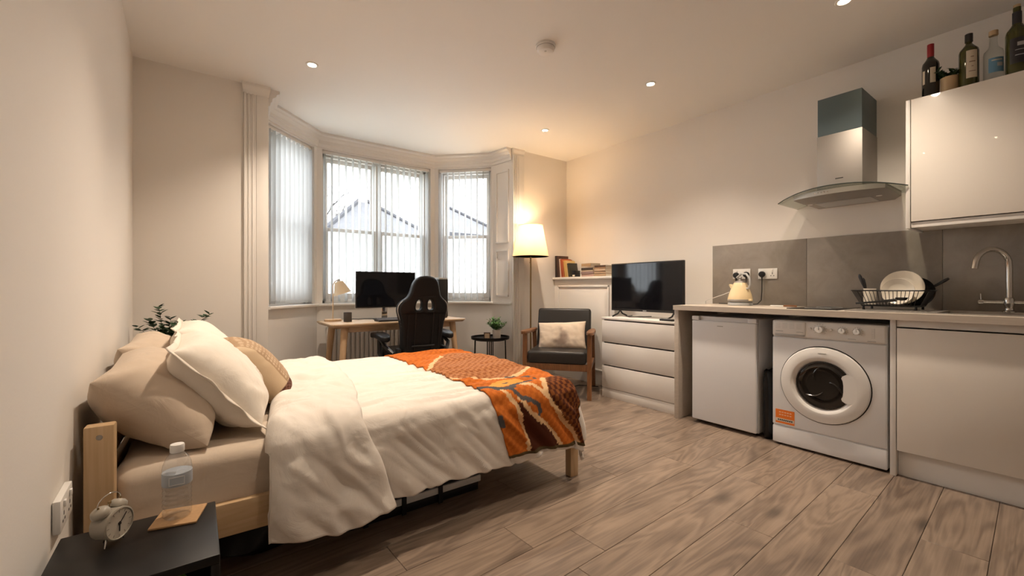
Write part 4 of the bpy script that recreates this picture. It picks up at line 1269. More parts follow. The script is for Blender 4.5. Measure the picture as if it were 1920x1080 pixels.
cc = []
for v in co.data.vertices:
    x, y, z = v.co
    k = fbm(x * 9 + 3, y * 11, 2.0, 4)
    base = Vector((.70, .58, .46)); c = base
    dk1 = max(0, min(1, 1.3 - abs(x - .0) / .10 - abs(y + .06) / .13 + k * .9))
    dk2 = max(0, min(1, .9 - abs(x - .15) / .12 - abs(y + .06) / .06 + k * .9))
    c = base.lerp(Vector((.19, .13, .11)), max(dk1 * .75, dk2 * .5))
    cc += [c[0], c[1], c[2], 1]
ca = co.data.color_attributes.new('print', 'FLOAT_COLOR', 'POINT'); ca.data.foreach_set('color', cc)
cbm = MB().tube([(3.02, 3.60, .005), (3.10, 3.42, .005), (3.20, 3.45, .006), (3.26, 3.30, .005), (3.38, 3.32, .005), (3.50, 3.15, .005)], .004, 6)
tag(origin_mesh(cbm, 'lamp_cable', M_black, (3.2, 3.4, 0)), 'thin dark cable curling over the floor under the armchair', 'cable')

# ================================================================ BOXED LEDGE, BOOKS
lg = thing('boxed_ledge', 'white panelled boxed-in ledge in the corner carrying the books', 'ledge', (3.69, 3.47, 0))
LX = 3.59
part('ledge_body', M_wall, lg, [(LX, XR - .001, 3.0, YB - .001, 0, 1.17)], .002)
part('ledge_shelf', M_trim, lg, [(LX - .035, XR - .001, 2.975, YB - .001, 1.17, 1.20)], .006)
m = MB()
for a, b, z0, z1 in ((3.07, 3.09, .15, 1.10), (3.86, 3.88, .15, 1.10), (3.07, 3.88, 1.08, 1.10), (3.07, 3.88, .15, .17)):
    m.box(LX - .012, LX, a, b, z0, z1, bev=.003)
m.build('panel_moulding', M_trim, lg)
BC = {}
def bcol(name, c):
    if name not in BC: BC[name] = pm('book_' + name, c, .55)
    return BC[name]
def book(label, mat, w, h, th, M_, group):
    """local: spine at x=0 facing -x, thickness along y, height along z"""
    t = bpy.data.objects.new('book', None); COL.objects.link(t); t.matrix_world = M_
    tag(t, label, 'book', group)
    MB().box(0, w, 0, .002, 0, h).box(0, w, th - .002, th, 0, h).box(0, .002, 0, th, 0, h, ).build('cover', mat, t, False)
    MB().box(.003, w - .004, .002, th - .002, .003, h - .003).build('pages', M_paper, t, False)
    return t
y = 3.925; prev = 0
for lab, c, w, h, th, lean in (
        ('tall black hardback at the left end of the leaning row', ('black', (.03, .022, .02)), .17, .265, .036, 1),
        ('dark brown hardback second in the leaning row', ('brown', (.07, .035, .025)), .16, .262, .032, 2),
        ('slim off-white book third in the leaning row', ('offwhite', (.62, .50, .42)), .15, .225, .022, 5),
        ('brick red paperback in the leaning row', ('red', (.38, .08, .03)), .15, .222, .028, 6),
        ('slim orange-red paperback in the leaning row', ('rust', (.50, .16, .06)), .15, .215, .020, 7),
        ('mustard yellow book in the leaning row', ('mustard', (.62, .42, .14)), .15, .20, .030, 8),
        ('pale yellow book in the leaning row', ('straw', (.68, .50, .22)), .14, .195, .022, 9),
        ('short dark green book at the right end of the leaning row', ('green', (.05, .045, .03)), .14, .165, .030, 10)):
    a = R(lean)
    y -= th / math.cos(a) + .0015 + h * math.sin(R(lean - prev)); prev = lean
    M_ = Matrix.Translation((LX - .015, y, 1.2005 + th * math.sin(a))) @ Matrix.Rotation(-a, 4, 'X')
    book(lab, bcol(*c), w, h, th, M_ , 'books leaning in a row on the ledge')
y -= .02
t = thing('small_box', 'little black box in front of the leaning books', 'box', (LX + .0, y - .03, 1.20))
part('box_body', M_black, t, [(LX - .01, LX + .07, y - .06, y, 1.20, 1.275)], .004)
part('box_label', M_paper, t, [(LX - .0108, LX - .0098, y - .05, y - .012, 1.207, 1.225)])
def flat_stack(y0, rows, group, width=.15):
    z = 1.2005
    for lab, c, ln, th, rot in rows:
        M_ = Matrix.Translation((LX - .02 + random.uniform(0, .01), y0, z)) @ Matrix.Rotation(R(rot), 4, 'Z') @ Matrix(((1, 0, 0, 0), (0, 0, -1, 0), (0, 1, 0, 0), (0, 0, 0, 1)))
        book(lab, bcol(*c), width, ln, th, M_, group)
        z += th + .0006
flat_stack(3.475, [('thick dusty pink book at the bottom of the left stack', ('pink', (.45, .30, .26)), .19, .030, 0),
                   ('mauve grey book second from the bottom of the left stack', ('mauve', (.30, .20, .19)), .185, .026, 2),
                   ('thin cream book in the middle of the left stack', ('cream', (.66, .54, .42)), .18, .014, -1),
                   ('dark charcoal book in the left stack', ('charcoal', (.06, .045, .04)), .175, .028, 1),
                   ('thin white book under the top of the left stack', ('white', (.70, .60, .50)), .17, .018, 3),
                   ('tan book on top of the left stack', ('tan', (.40, .27, .15)), .155, .030, -4)], 'books in the left stack on the ledge')
flat_stack(3.275, [('light brown book at the bottom of the right stack', ('lightbrown', (.45, .30, .18)), .165, .030, 0),
                   ('sand coloured book second in the right stack', ('sand', (.52, .37, .24)), .165, .026, 1),
                   ('beige book in the middle of the right stack', ('beige', (.58, .43, .30)), .16, .024, -1),
                   ('thin caramel book near the top of the right stack', ('caramel', (.38, .22, .12)), .16, .018, 0),
                   ('dark brown book on top of the right stack', ('umber', (.10, .055, .035)), .155, .020, 2)], 'books in the right stack on the ledge')

# ================================================================ DRAWERS AND TV
dr_ = thing('chest_of_drawers', 'white three-drawer chest under the television', 'chest of drawers', (3.49, 2.465, 0))
DX, DY0, DY1 = 3.24, 2.068, 2.868
part('carcass', M_white, dr_, [(DX + .02, 3.72, DY0, DY0 + .016, 0, .762), (DX + .02, 3.72, DY1 - .016, DY1, 0, .762), (3.70, 3.72, DY0, DY1, 0, .762), (DX + .035, 3.70, DY0 + .016, DY1 - .016, .01, .03)], .001)
part('top_board', M_white, dr_, [(DX - .002, 3.725, DY0 - .003, DY1 + .003, .762, .782)], .002)
part('plinth', M_white, dr_, [(DX + .004, DX + .02, DY0, DY1, .0, .088)], .001)
for z0, z1 in ((.094, .306), (.318, .530), (.542, .752)):
    d = part('drawer', M_white, dr_, [(DX, DX + .018, DY0 + .001, DY1 - .001, z0, z1)], .002)
    part('drawer_box', M_white, d, [(DX + .018, DX + .40, DY0 + .03, DY1 - .03, z0 + .02, z1 - .03)], .001)
tv = thing('television', 'black flat television on the white chest of drawers', 'television', (3.46, 2.52, .782))
TVX = 3.45; tz0, tz1, ty0, ty1 = .842, 1.318, 2.115, 2.925
MB().box(TVX, TVX + .03, ty0, ty1, tz0, tz1, bev=.004).box(TVX + .03, TVX + .065, ty0 + .14, ty1 - .14, tz0 + .02, tz1 - .16, bev=.012).build('housing', M_black, tv)
part('screen', M_screen, tv, [(TVX - .0015, TVX + .001, ty0 + .010, ty1 - .010, tz0 + .022, tz1 - .010)])
part('logo_badge', M_grey, tv, [(TVX - .002, TVX + .001, 2.50, 2.54, tz0 + .006, tz0 + .013)])
for yy in (ty0 + .10, ty1 - .10):
    MB().tube([(TVX + .015, yy, tz0 + .005), (TVX - .02, yy + .0, .812), (TVX - .10, yy, .788)], .008, 8).tube([(TVX + .015, yy, tz0 + .005), (TVX + .05, yy, .812), (TVX + .12, yy, .788)], .008, 8).build('foot', M_black, tv)
rc = thing('remote_control', 'small black remote lying in front of the television', 'remote', (3.30, 2.18, .782))
part('remote_body', M_black, rc, [(3.275, 3.315, 2.11, 2.24, .782, .80)], .005)
part('button_pad', M_grey, rc, [(3.283, 3.307, 2.125, 2.20, .80, .802)])
tvc = MB().tube([(3.60, 2.55, .79), (3.50, 2.60, .787), (3.40, 2.66, .788), (3.46, 2.74, .787), (3.60, 2.78, .788)], .004, 6)
tag(origin_mesh(tvc, 'television_cable', M_black, (3.5, 2.65, .782)), 'thin black cable under the television on the chest', 'cable')
# ================================================================ KITCHEN
WT = .928; WX = 3.165; KY0 = -.9; KY1 = 2.035
wt = thing('worktop', 'pale laminate kitchen worktop running over the appliances', 'worktop', (3.48, .57, WT - .038))
# worktop with a cut-out for the sink bowl
SX0, SX1, SY0, SY1 = 3.30, 3.70, .10, .50
part('worktop_slab', M_work, wt, [(WX, XR - .001, SY1, KY1, WT - .038, WT), (WX, XR - .001, KY0, SY0, WT - .038, WT), (WX, SX0, SY0, SY1, WT - .038, WT), (SX1, XR - .001, SY0, SY1, WT - .038, WT)], 0)
pn = thing('end_panel', 'pale end panel holding up the worktop beside the chest', 'panel', (3.48, 2.01, 0))
part('panel_board', M_work, pn, [(WX + .012, XR - .002, 1.992, 2.030, 0, WT - .038)], .002)
pn = thing('end_panel', 'white panel between washing machine and base cabinet', 'panel', (3.48, .665, 0))
part('panel_board', M_white, pn, [(3.196, XR - .002, .646, .672, 0, WT - .038)], .002)
# base cabinets
def base_cab(y0, y1, label):
    c = thing('base_cabinet', label, 'cabinet', (3.5, (y0 + y1) / 2, 0))
    part('carcass', M_white, c, [(3.215, 3.78, y0, y0 + .018, .15, WT - .20), (3.215, 3.78, y1 - .018, y1, .15, WT - .20), (3.215, 3.78, y0 + .018, y1 - .018, .15, .168), (3.76, 3.78, y0 + .018, y1 - .018, .168, WT - .20)], 0)
    part('door', M_gloss, c, [(3.194, 3.213, y0 + .002, y1 - .002, .150, WT - .085)], .002)
    part('grip_rail', M_white, c, [(3.203, 3.225, y0, y1, WT - .078, WT - .038)], .002)
    return c
base_cab(.045, .644, 'white gloss base cabinet under the sink')
base_cab(-.56, .041, 'white gloss base cabinet right of the sink cabinet at the picture edge')
pl = thing('plinth', 'white recessed plinth board under the base cabinets', 'plinth', (3.24, .1, 0))
part('plinth_board', M_white, pl, [(3.236, 3.252, -.56, .644, .0, .148)], .001)
# splashback panels
for k, (a, b, lab) in enumerate(((1.289, 2.033, 'grey stone-effect splashback panel behind the kettle'), (.543, 1.287, 'grey stone-effect splashback panel behind the hob and dish rack'), (-.9, .541, 'grey stone-effect splashback panel behind the tap'))):
    t = thing('splashback_panel', lab, 'splashback', (XR - .006, (a + b) / 2, WT), group='splashback panels')
    part('panel_sheet', M_splash, t, [(XR - .0125, XR - .0005, a, b, WT + .0005, 1.452)], .0008)
# fridge
FX, FY0, FY1 = 3.205, 1.402, 1.892
fr = thing('fridge', 'white undercounter fridge beside the washing machine', 'fridge', (3.48, 1.65, 0))
part('cabinet_body', M_appl, fr, [(FX + .045, 3.76, FY0, FY1, .02, .845)], .008)
MB().box(FX, FX + .04, FY0, FY1, .028, .815, bev=.010, seg=3).build('door', M_appl, fr)
m = MB().box(FX, FX + .04, FY0, FY0 + .06, .815, .848, bev=.006).box(FX, FX + .04, FY1 - .06, FY1, .815, .848, bev=.006).box(FX + .022, FX + .04, FY0, FY1, .812, .848, bev=.004)
m.build('door_grip', M_appl, fr)
part('badge', M_grey, fr, [(FX - .0008, FX + .001, 1.64, 1.685, .775, .782)])
part('foot', M_black, fr, [(FX + .08, FX + .12, FY0 + .03, FY0 + .07, 0, .02), (FX + .08, FX + .12, FY1 - .07, FY1 - .03, 0, .02), (3.68, 3.72, FY0 + .03, FY0 + .07, 0, .02), (3.68, 3.72, FY1 - .07, FY1 - .03, 0, .02)])
# bin bag
m = MB().lathe([(0, 0), (.034, .0), (.040, .03), (.043, .25), (.044, .42), (.038, .47), (.030, .48), (0, .47)], seg=22)
m.v = [(3.325 + v[0] * 2.2 * (1 + .15 * fbm(v[0] * 20, v[1] * 20, v[2] * 7, 2)), 1.352 + v[1] * (1 + .12 * fbm(v[0] * 30, v[1] * 30, v[2] * 9, 2)), v[2] * (1 + .04 * fbm(v[0] * 40, v[1] * 40, 2, 2))) for v in m.v]
tag(origin_mesh(m, 'bin_bag', M_bag, (3.325, 1.352, 0)), 'black bin liner squeezed between fridge and washing machine', 'bin bag')
# washing machine
wm = thing('washing_machine', 'white front-loading washing machine with an orange sticker', 'washing machine', (3.49, .992, 0))
QX = 3.205; Y0, Y1 = .686, 1.296
MB().box(QX + .012, 3.76, Y0, Y1, .012, .852, bev=.012, seg=3).build('cabinet_body', M_appl, wm)
MB().box(QX, QX + .03, Y0, Y1, .135, .738, bev=.010, seg=3).build('front_panel', M_appl, wm)
MB().box(QX + .002, QX + .03, Y0, Y1, .014, .130, bev=.008, seg=3).build('kick_panel', M_appl, wm)
cpn = MB().box(QX - .004, QX + .04, Y0, Y1, .742, .852, bev=.014, seg=4).build('control_panel', M_plast, wm)
dw = MB().box(QX - .010, QX + .01, 1.094, Y1 - .012, .758, .845, bev=.006, seg=2).build('detergent_drawer', M_plast, wm)
MB().box(QX - .0112, QX - .004, 1.10, 1.275, .748, .762, bev=.003).build('drawer_grip', M_grey, dw)
m = MB()
for k in range(4):
    for j in range(4): m.box(QX - .0106, QX - .0098, 1.115 + k * .042, 1.145 + k * .042, .800 + j * .010, .8015 + j * .010)
m.box(QX - .0106, QX - .0098, 1.225, 1.270, .776, .781).box(QX - .0106, QX - .0098, 1.105, 1.145, .776, .780)
m.build('drawer_print', M_grey, dw)
for yy, rr in ((1.014, .024), (.895, .0175), (.822, .0175)):
    kn = MB().lathe([(rr * 1.15, 0), (rr * 1.12, .004), (rr, .006), (rr * .92, .024), (rr * .8, .027), (0, .027)], (QX - .004, yy, .805), (-1, 0, 0), 26).build('control_knob', M_plast, wm)
    MB().box(QX - .0325, QX - .008, yy - .003, yy + .003, .805, .805 + rr * .9, bev=.001).build('pointer', M_grey, kn)
    m = MB()
    for a in range(-130, 131, 26):
        m.box(QX - .0048, QX - .0038, yy + math.sin(R(a)) * rr * 1.45 - .0018, yy + math.sin(R(a)) * rr * 1.45 + .0018, .805 + math.cos(R(a)) * rr * 1.45 - .0018, .805 + math.cos(R(a)) * rr * 1.45 + .0018)
    m.build('dial_marks', M_grey, kn)
for yy in (1.068, .955): MB().lathe([(.008, 0), (.008, .006), (.006, .008), (0, .008)], (QX - .004, yy, .806), (-1, 0, 0), 16).build('push_button', M_plast, wm)
m = MB()
for j in range(6): m.box(QX - .0048, QX - .0038, .742, .757, .775 + j * .010, .7765 + j * .010)
m.box(QX - .0048, QX - .0038, .7405, .7418, .772, .832)
m.box(QX - .0048, QX - .0038, .735, .775, .752, .756).box(QX - .0048, QX - .0038, .83, .87, .757, .760)
m.build('panel_print', M_grey, wm)
dc = Vector((QX, .998, .452))
MB().lathe([(.246, .002), (.246, .0), (.243, -.001), (.243, .002)], dc, (-1, 0, 0), 64).build('door_gap', M_black, wm)
dr2 = MB().lathe([(.240, 0), (.241, .008), (.236, .016), (.215, .022), (.180, .028), (.172, .026), (.150, .004), (.148, -.02)], dc, (-1, 0, 0), 64).build('door_ring', M_plast, wm)
MB().lathe([(.151, .004), (.140, .012), (.110, .016), (.06, .006), (0, .0)], dc, (-1, 0, 0), 48).build('door_glass', M_darkg, dr2)
m = MB()
for a in range(0, 360, 120):
    m.tube([dc + Vector((-.006 - .012 * math.sin(PI * k / 8), .125 * math.sin(R(a + 8 * k)) * (1 - k / 12), .125 * math.cos(R(a + 8 * k)) * (1 - k / 12))) for k in range(9)], .006, 6)
m.lathe([(.147, .010), (.149, .0135), (.142, .0155), (.140, .012)], dc, (-1, 0, 0), 48)
m.build('glass_rib', pm('smoked_rib', (.022, .019, .016), .2), dr2)
hp = smooth_poly([(.178, -.075), (.185, .0), (.178, .075), (.130, .092), (.098, .070), (.112, .04), (.112, -.04), (.098, -.070), (.130, -.092)], 1)
MB().prism([(dc.y - y, dc.z + z) for y, z in hp], QX - .0275, QX - .004, axis=0).build('door_handle', M_plast, dr2)
part('badge', M_grey, wm, [(QX - .0262, QX - .022, .975, 1.020, .654, .657)])
stk = part('energy_sticker', M_orange, wm, [(QX - .0012, QX + .001, 1.160, 1.275, .150, .243)])
part('sticker_band', M_paper, stk, [(QX - .0016, QX, 1.162, 1.273, .163, .184)])
m = MB()
for z in (.204, .222): 
    for k in range(5): m.box(QX - .0017, QX, 1.178 + k * .016, 1.189 + k * .016, z, z + .007)
m.build('sticker_print', pm('pale_orange_print', (.9, .55, .35), .5), stk)
m = MB()
for k in range(8): m.box(QX - .0021, QX, 1.172 + k * .0115, 1.180 + k * .0115, .169, .178)
m.build('sticker_text', M_black, stk)
# kettle
kt = thing('kettle', 'cream pyramid kettle on the worktop near the sockets', 'kettle', (3.58, 1.69, WT))
kt.scale = (1.12, 1.12, 1.10)
MB().lathe([(0, 0), (.078, 0), (.082, .004), (.080, .020), (.072, .026), (0, .026)], seg=36).build('power_base', M_grey, kt, False)
MB().lathe([(.078, .027), (.083, .032), (.083, .044), (.081, .046), (0, .046)], seg=36).build('chrome_band', M_steel, kt, False)
MB().lathe([(.0815, .045), (.0825, .050), (.074, .085), (.056, .135), (.044, .162), (.040, .168), (.0, .168)], seg=40).build('kettle_body', M_cream, kt, False)
MB().lathe([(.040, .167), (.036, .178), (.012, .184), (.009, .200), (.013, .206), (.009, .212), (0, .213)], seg=28).build('lid', M_steel, kt, False)
hd = Vector((-.35, -.94, 0)).normalized()
MB().prism([(.050, .130), (.088, .158), (.092, .150), (.060, .105)], -.014, .014, axis=1, tf=Matrix.Rotation(math.atan2(-hd.y, -hd.x), 4, 'Z')).build('spout', M_cream, kt, False)
hp = [hd * .03 * -1 + Vector((0, 0, .205)), hd * .01 + Vector((0, 0, .235)), hd * .055 + Vector((0, 0, .232)), hd * .085 + Vector((0, 0, .200)), hd * .090 + Vector((0, 0, .155)), hd * .075 + Vector((0, 0, .125)), hd * .055 + Vector((0, 0, .125))]
MB().tube(hp, .0075, 10).build('handle', M_grey, kt, False)
MB().box(.080, .105, -.008, .008, .035, .050, bev=.003, tf=Matrix.Rotation(math.atan2(hd.y, hd.x), 4, 'Z')).build('switch_lever', M_cream, kt, False)
# sockets on the splashback
def wall_socket(y0, y1, z0, z1, label):
    s = thing('wall_socket', label, 'socket', (XR - .013, (y0 + y1) / 2, (z0 + z1) / 2))
    sx = XR - .0125
    part('face_plate', M_plast, s, [(sx - .010, sx, y0, y1, z0, z1)], .003)
    w = (y1 - y0) / 2; h = z1 - z0
    for k in (0, 1):
        c = y0 + w * (k + .5)
        part('switch', M_plast, s, [(sx - .0135, sx - .009, c - .006, c + .006, z1 - h * .32, z1 - h * .12)], .001)
        m = MB().box(sx - .0106, sx - .0095, c - .0025, c + .0025, z0 + h * .45, z0 + h * .60)
        for q in (-1, 1): m.box(sx - .0106, sx - .0095, c + q * .011 - .0035, c + q * .011 + .0035, z0 + h * .26, z0 + h * .33)
        m.build('pin_slot', M_black, s)
    return s
wall_socket(1.700, 1.846, 1.148, 1.234, 'white double socket on the splashback directly behind the kettle')
wall_socket(1.491, 1.637, 1.145, 1.231, 'white double socket on the splashback right of the kettle')
def plug(y, z, label, cable, clabel):
    p = thing('plug', label, 'plug', (XR - .04, y, z))
    MB().lathe([(.020, 0), (.024, .004), (.024, .022), (.018, .030), (0, .031)], (XR - .0226, y, z), (-1, 0, 0), 20).build('plug_body', M_black, p)
    MB().cyl((XR - .035, y, z - .018), (XR - .035, y, z - .042), .007, .004, 8).build('cable_sleeve', M_black, p)
    MB().tube([(XR - .035, y, z - .04)] + cable, .0035, 8).build('cord', M_black, p)
plug(1.602, 1.184, 'black plug with a hanging black cord in the right socket', [(XR - .035, 1.602, 1.05), (XR - .037, 1.606, .97), (XR - .05, 1.63, .938), (XR - .08, 1.655, .934), (3.66, 1.675, .936), (3.645, 1.685, .94)], '')
plug(1.812, 1.180, 'black plug behind the kettle in the left side of the left socket', [(XR - .035, 1.815, 1.08), (XR - .035, 1.82, .98), (XR - .03, 1.85, .936), (XR - .04, 1.90, .934), (XR - .04, 1.96, .934)], '')
plug(1.728, 1.184, 'black plug behind the kettle in the right side of the left socket', [(XR - .035, 1.728, 1.08), (XR - .035, 1.73, 1.0), (XR - .04, 1.735, .936)], '')
wc = MB().tube([(3.60, 1.790, 1.035), (3.62, 1.86, 1.01), (3.66, 1.98, .975), (3.70, 2.05, .955), (3.72, 2.062, .90), (3.74, 2.064, .80)], .003, 6)
tag(origin_mesh(wc, 'white_cable', M_plast, (3.65, 1.95, WT)), 'thin pale cable leaning from the kettle over the worktop end', 'cable')
# spatula
sp = thing('spreader_knife', 'white and brown handled spreader lying on the worktop', 'utensil', (3.58, 1.36, WT))
MB().box(3.57, 3.592, 1.37, 1.46, WT, WT + .010, bev=.003).build('blade', M_plast, sp)
MB().box(3.572, 3.590, 1.28, 1.37, WT, WT + .014, bev=.005).build('handle', M_walnut, sp)
# hob
hb = thing('hob', 'black glass two-ring hob set in the worktop', 'hob', (3.50, 1.08, WT))
part('hob_glass', M_hobg, hb, [(3.26, 3.73, .94, 1.23, WT, WT + .006)], .002)
m = MB()
for x in (3.38, 3.60): m.lathe([(.072, .0062), (.0725, .0066), (.075, .0066), (.0755, .0062)], (x, 1.085, WT), seg=36)
m.build('ring_mark', M_grey, hb)
# sink
sk = thing('sink', 'stainless steel sink bowl and drainer sunk in the worktop', 'sink', (3.50, .30, WT))
m = MB()
m.box(3.25, 3.30, .06, .90, WT, WT + .004).box(3.70, 3.75, .06, .90, WT, WT + .004).box(3.30, 3.70, .06, .10, WT, WT + .004).box(3.30, 3.70, .50, .90, WT, WT + .004)
m.build('drainer_deck', M_steel, sk)
m = MB()
m.add([(3.30, .10, WT + .002), (3.70, .10, WT + .002), (3.70, .50, WT + .002), (3.30, .50, WT + .002), (3.33, .13, WT - .15), (3.67, .13, WT - .15), (3.67, .47, WT - .15), (3.33, .47, WT - .15)],
      [(0, 1, 5, 4), (1, 2, 6, 5), (2, 3, 7, 6), (3, 0, 4, 7), (4, 5, 6, 7)])
bo = m.build('bowl', M_steel, sk)
rdg = MB().box(3.34, 3.66, -.004, .004, 0, .004, bev=.0015).mesh('drainer_ridge', M_steel)
for k in range(6):
    o = bpy.data.objects.new('drainer_ridge', rdg); COL.objects.link(o); o.parent = sk; o.location = (-3.50, .545 + k * .02 - .30, .003)
# tap
tp = thing('kitchen_tap', 'tall chrome swan-neck tap behind the sink', 'tap', (3.71, .262, WT + .004))
MB().lathe([(0, 0), (.028, 0), (.028, .006), (.020, .012), (.018, .03), (.022, .045), (.022, .075), (.016, .085), (.0, .086)], seg=28).build('tap_body', M_chrome, tp, False)
sd = Vector((-.75, .66, 0)).normalized()
pts = [Vector((0, 0, .08)), Vector((0, 0, .17)), Vector((0, 0, .25))]
for a in range(15, 166, 15): pts.append(Vector((0, 0, .27)) + sd * (.088 * (1 - math.cos(R(a)))) + Vector((0, 0, .088 * math.sin(R(a)))))
pts.append(pts[-1] + Vector((0, 0, -.045)) + sd * .008)
MB().tube(pts, .0145, 14).build('spout', M_chrome, tp, False)
MB().tube([(.0, -.10, .058), (0, .10, .058)], .010, 12).build('cross_arm', M_chrome, tp, False)
for s in (-1, 1):
    MB().lathe([(.012, 0), (.014, .004), (.014, .022), (.010, .026), (0, .027)], (0, s * .095, .058), (0, s, 0), 18).cyl((0, s * .108, .066), (0, s * .110, .105), .0045, .0035, 10).build('lever', M_chrome, tp, False)
# dish rack
rk = thing('dish_rack', 'black wire dish rack on the drainer', 'dish rack', (3.56, .735, WT + .004))
def rrect(hx, hy, z, r=.035):
    out = []
    for cx, cy, a0 in ((hx - r, hy - r, 0), (-hx + r, hy - r, 90), (-hx + r, -hy + r, 180), (hx - r, -hy + r, 270)):
        out += [(cx + r * math.cos(R(a0 + k * 22.5)), cy + r * math.sin(R(a0 + k * 22.5)), z) for k in range(5)]
    return out
HX, HY = .135, .185
MB().tube(rrect(HX, HY, .122), .0042, 8, closed=True).build('top_rim', M_blacks, rk, False)
MB().tube(rrect(HX - .035, HY - .045, .026), .0035, 8, closed=True).build('bottom_rim', M_blacks, rk, False)
a, b = rrect(HX, HY, .122), rrect(HX - .035, HY - .045, .026)
def side_wires(n, fn, nm):
    for k in range(n):
        MB().tube(fn((k + .5) / n), .0018, 5).build(nm, M_blacks, rk, False)
lerp = lambda p, q, t: p + (q - p) * t
side_wires(16, lambda t: [(-HX, lerp(-HY + .03, HY - .03, t), .122), (-HX + .035, lerp(-HY + .06, HY - .06, t), .026), (HX - .035, lerp(-HY + .06, HY - .06, t), .026), (HX, lerp(-HY + .03, HY - .03, t), .122)], 'wire')
side_wires(11, lambda t: [(lerp(-HX + .03, HX - .03, t), -HY, .122), (lerp(-HX + .05, HX - .05, t), -HY + .045, .026), (lerp(-HX + .05, HX - .05, t), HY - .045, .026), (lerp(-HX + .03, HX - .03, t), HY, .122)], 'wire')
for sx in (-1, 1):
    for sy in (-1, 1):
        MB().cyl((sx * (HX - .045), sy * (HY - .06), .024), (sx * (HX - .045), sy * (HY - .06), 0), .006, .007, 10).build('foot', M_black, rk, False)
# crockery in the rack
def plate(label, loc, r, tilt, mat, rz):
    t = bpy.data.objects.new('dinner_plate', None); COL.objects.link(t)
    t.matrix_world = Matrix.Translation(loc) @ Matrix.Rotation(rz, 4, 'Z') @ Matrix.Rotation(R(-90 + tilt), 4, 'Y')
    tag(t, label, 'plate', 'plates in the dish rack')
    MB().lathe([(0, -.004), (r * .55, -.004), (r * .60, .0), (r * .96, .014), (r, .017), (r * .985, .020), (r * .93, .017), (r * .62, .006), (r * .57, .003), (0, .003)], (0, 0, 0), (0, 0, 1), 48).build('plate_disc', mat, t, False)
M_plate = pm('cream_glazed_ceramic', (.70, .64, .54), .18)
plate('large cream dinner plate standing at the back of the dish rack', (3.625, .700, WT + .143), .108, 10, M_plate, 0)
plate('smaller cream plate standing in front in the dish rack', (3.575, .712, WT + .118), .083, 10, M_plate, 0)
cp = thing('utensil_cup', 'white ribbed cup holding black utensils in the dish rack', 'cup', (3.54, .845, WT + .034))
pr = [(0, 0), (.030, 0)]
for k in range(8): pr += [(.034, .004 + k * .012), (.0325, .010 + k * .012)]
pr += [(.034, .105), (.031, .105), (.030, .006), (0, .006)]
MB().lathe(pr, seg=28).build('cup_body', M_plate, cp, False)
for k, (dx, dy, ln, lab) in enumerate(((-.02, .32, .20, 'black kitchen spatula standing in the white cup'), (.05, .22, .17, 'short black knife handle standing in the white cup'))):
    u = thing('kitchen_utensil', lab, 'utensil', (3.54, .845 - .006 + k * .008, WT + .042))
    d = Vector((dx, dy, 1)).normalized()
    MB().tube([Vector((0, 0, 0)), d * ln * .55], .004, 8).build('shaft', M_black, u, False)
    MB().tube([d * ln * .5, d * ln * .7, d * ln * .92, d * ln], [.005, .009, .010, .005], 8).build('handle', M_black, u, False)
pn_ = thing('frying_pan', 'black frying pan leaning in the dish rack with its handle up right', 'pan', (3.64, .66, WT + .11))
Mp = Matrix.Translation((.035, -.015, .0)) @ Matrix.Rotation(R(-78), 4, 'Y')
MB().lathe([(0, 0), (.070, 0), (.092, .030), (.095, .034), (.090, .032), (.068, .004), (0, .004)], seg=36, tf=Mp).build('pan_body', M_black, pn_, False)
MB().tube([(.03, -.080, .030), (.02, -.11, .050), (.015, -.150, .080), (.012, -.165, .090)], [.006, .008, .009, .006], 8).build('handle', M_black, pn_, False)
ld = thing('ladle', 'black plastic ladle lying along the front of the dish rack', 'utensil', (3.47, .80, WT + .05))
MB().tube([(.0, .10, -.008), (.0, .0, .004), (0, -.10, .018)], [.006, .006, .010], 8).build('handle', M_black, ld, False)
MB().lathe([(0, -.012), (.022, -.008), (.030, .006), (.028, .008), (.018, -.004), (0, -.008)], (0, -.125, .026), seg=20).build('bowl', M_black, ld, False)

# ---- upper cabinet and what stands on it
UC0, UC1, UX, UZ0, UZ1 = -.30, .652, 3.45, 1.44, 2.20
uc = thing('wall_cabinet', 'white gloss wall cabinet with bottles on top', 'cabinet', (3.62, .176, UZ0))
part('side_panel', M_white, uc, [(UX - .002, XR - .001, UC1 - .020, UC1, UZ0 - .012, UZ1)], .001)
part('carcass', M_white, uc, [(UX + .02, XR - .001, UC0, UC1 - .02, UZ0, UZ0 + .018), (UX + .02, XR - .001, UC0, UC1 - .02, UZ1 - .018, UZ1), (UX + .02, XR - .001, UC0, UC0 + .018, UZ0, UZ1), (XR - .012, XR - .001, UC0, UC1 - .02, UZ0, UZ1)], 0)
part('door', M_gloss, uc, [(UX, UX + .019, UC0 + .002, UC1 - .023, UZ0 + .028, UZ1)], .002)
part('grip_rail', M_white, uc, [(UX + .010, UX + .03, UC0, UC1 - .02, UZ0 - .008, UZ0 + .024)], .001)
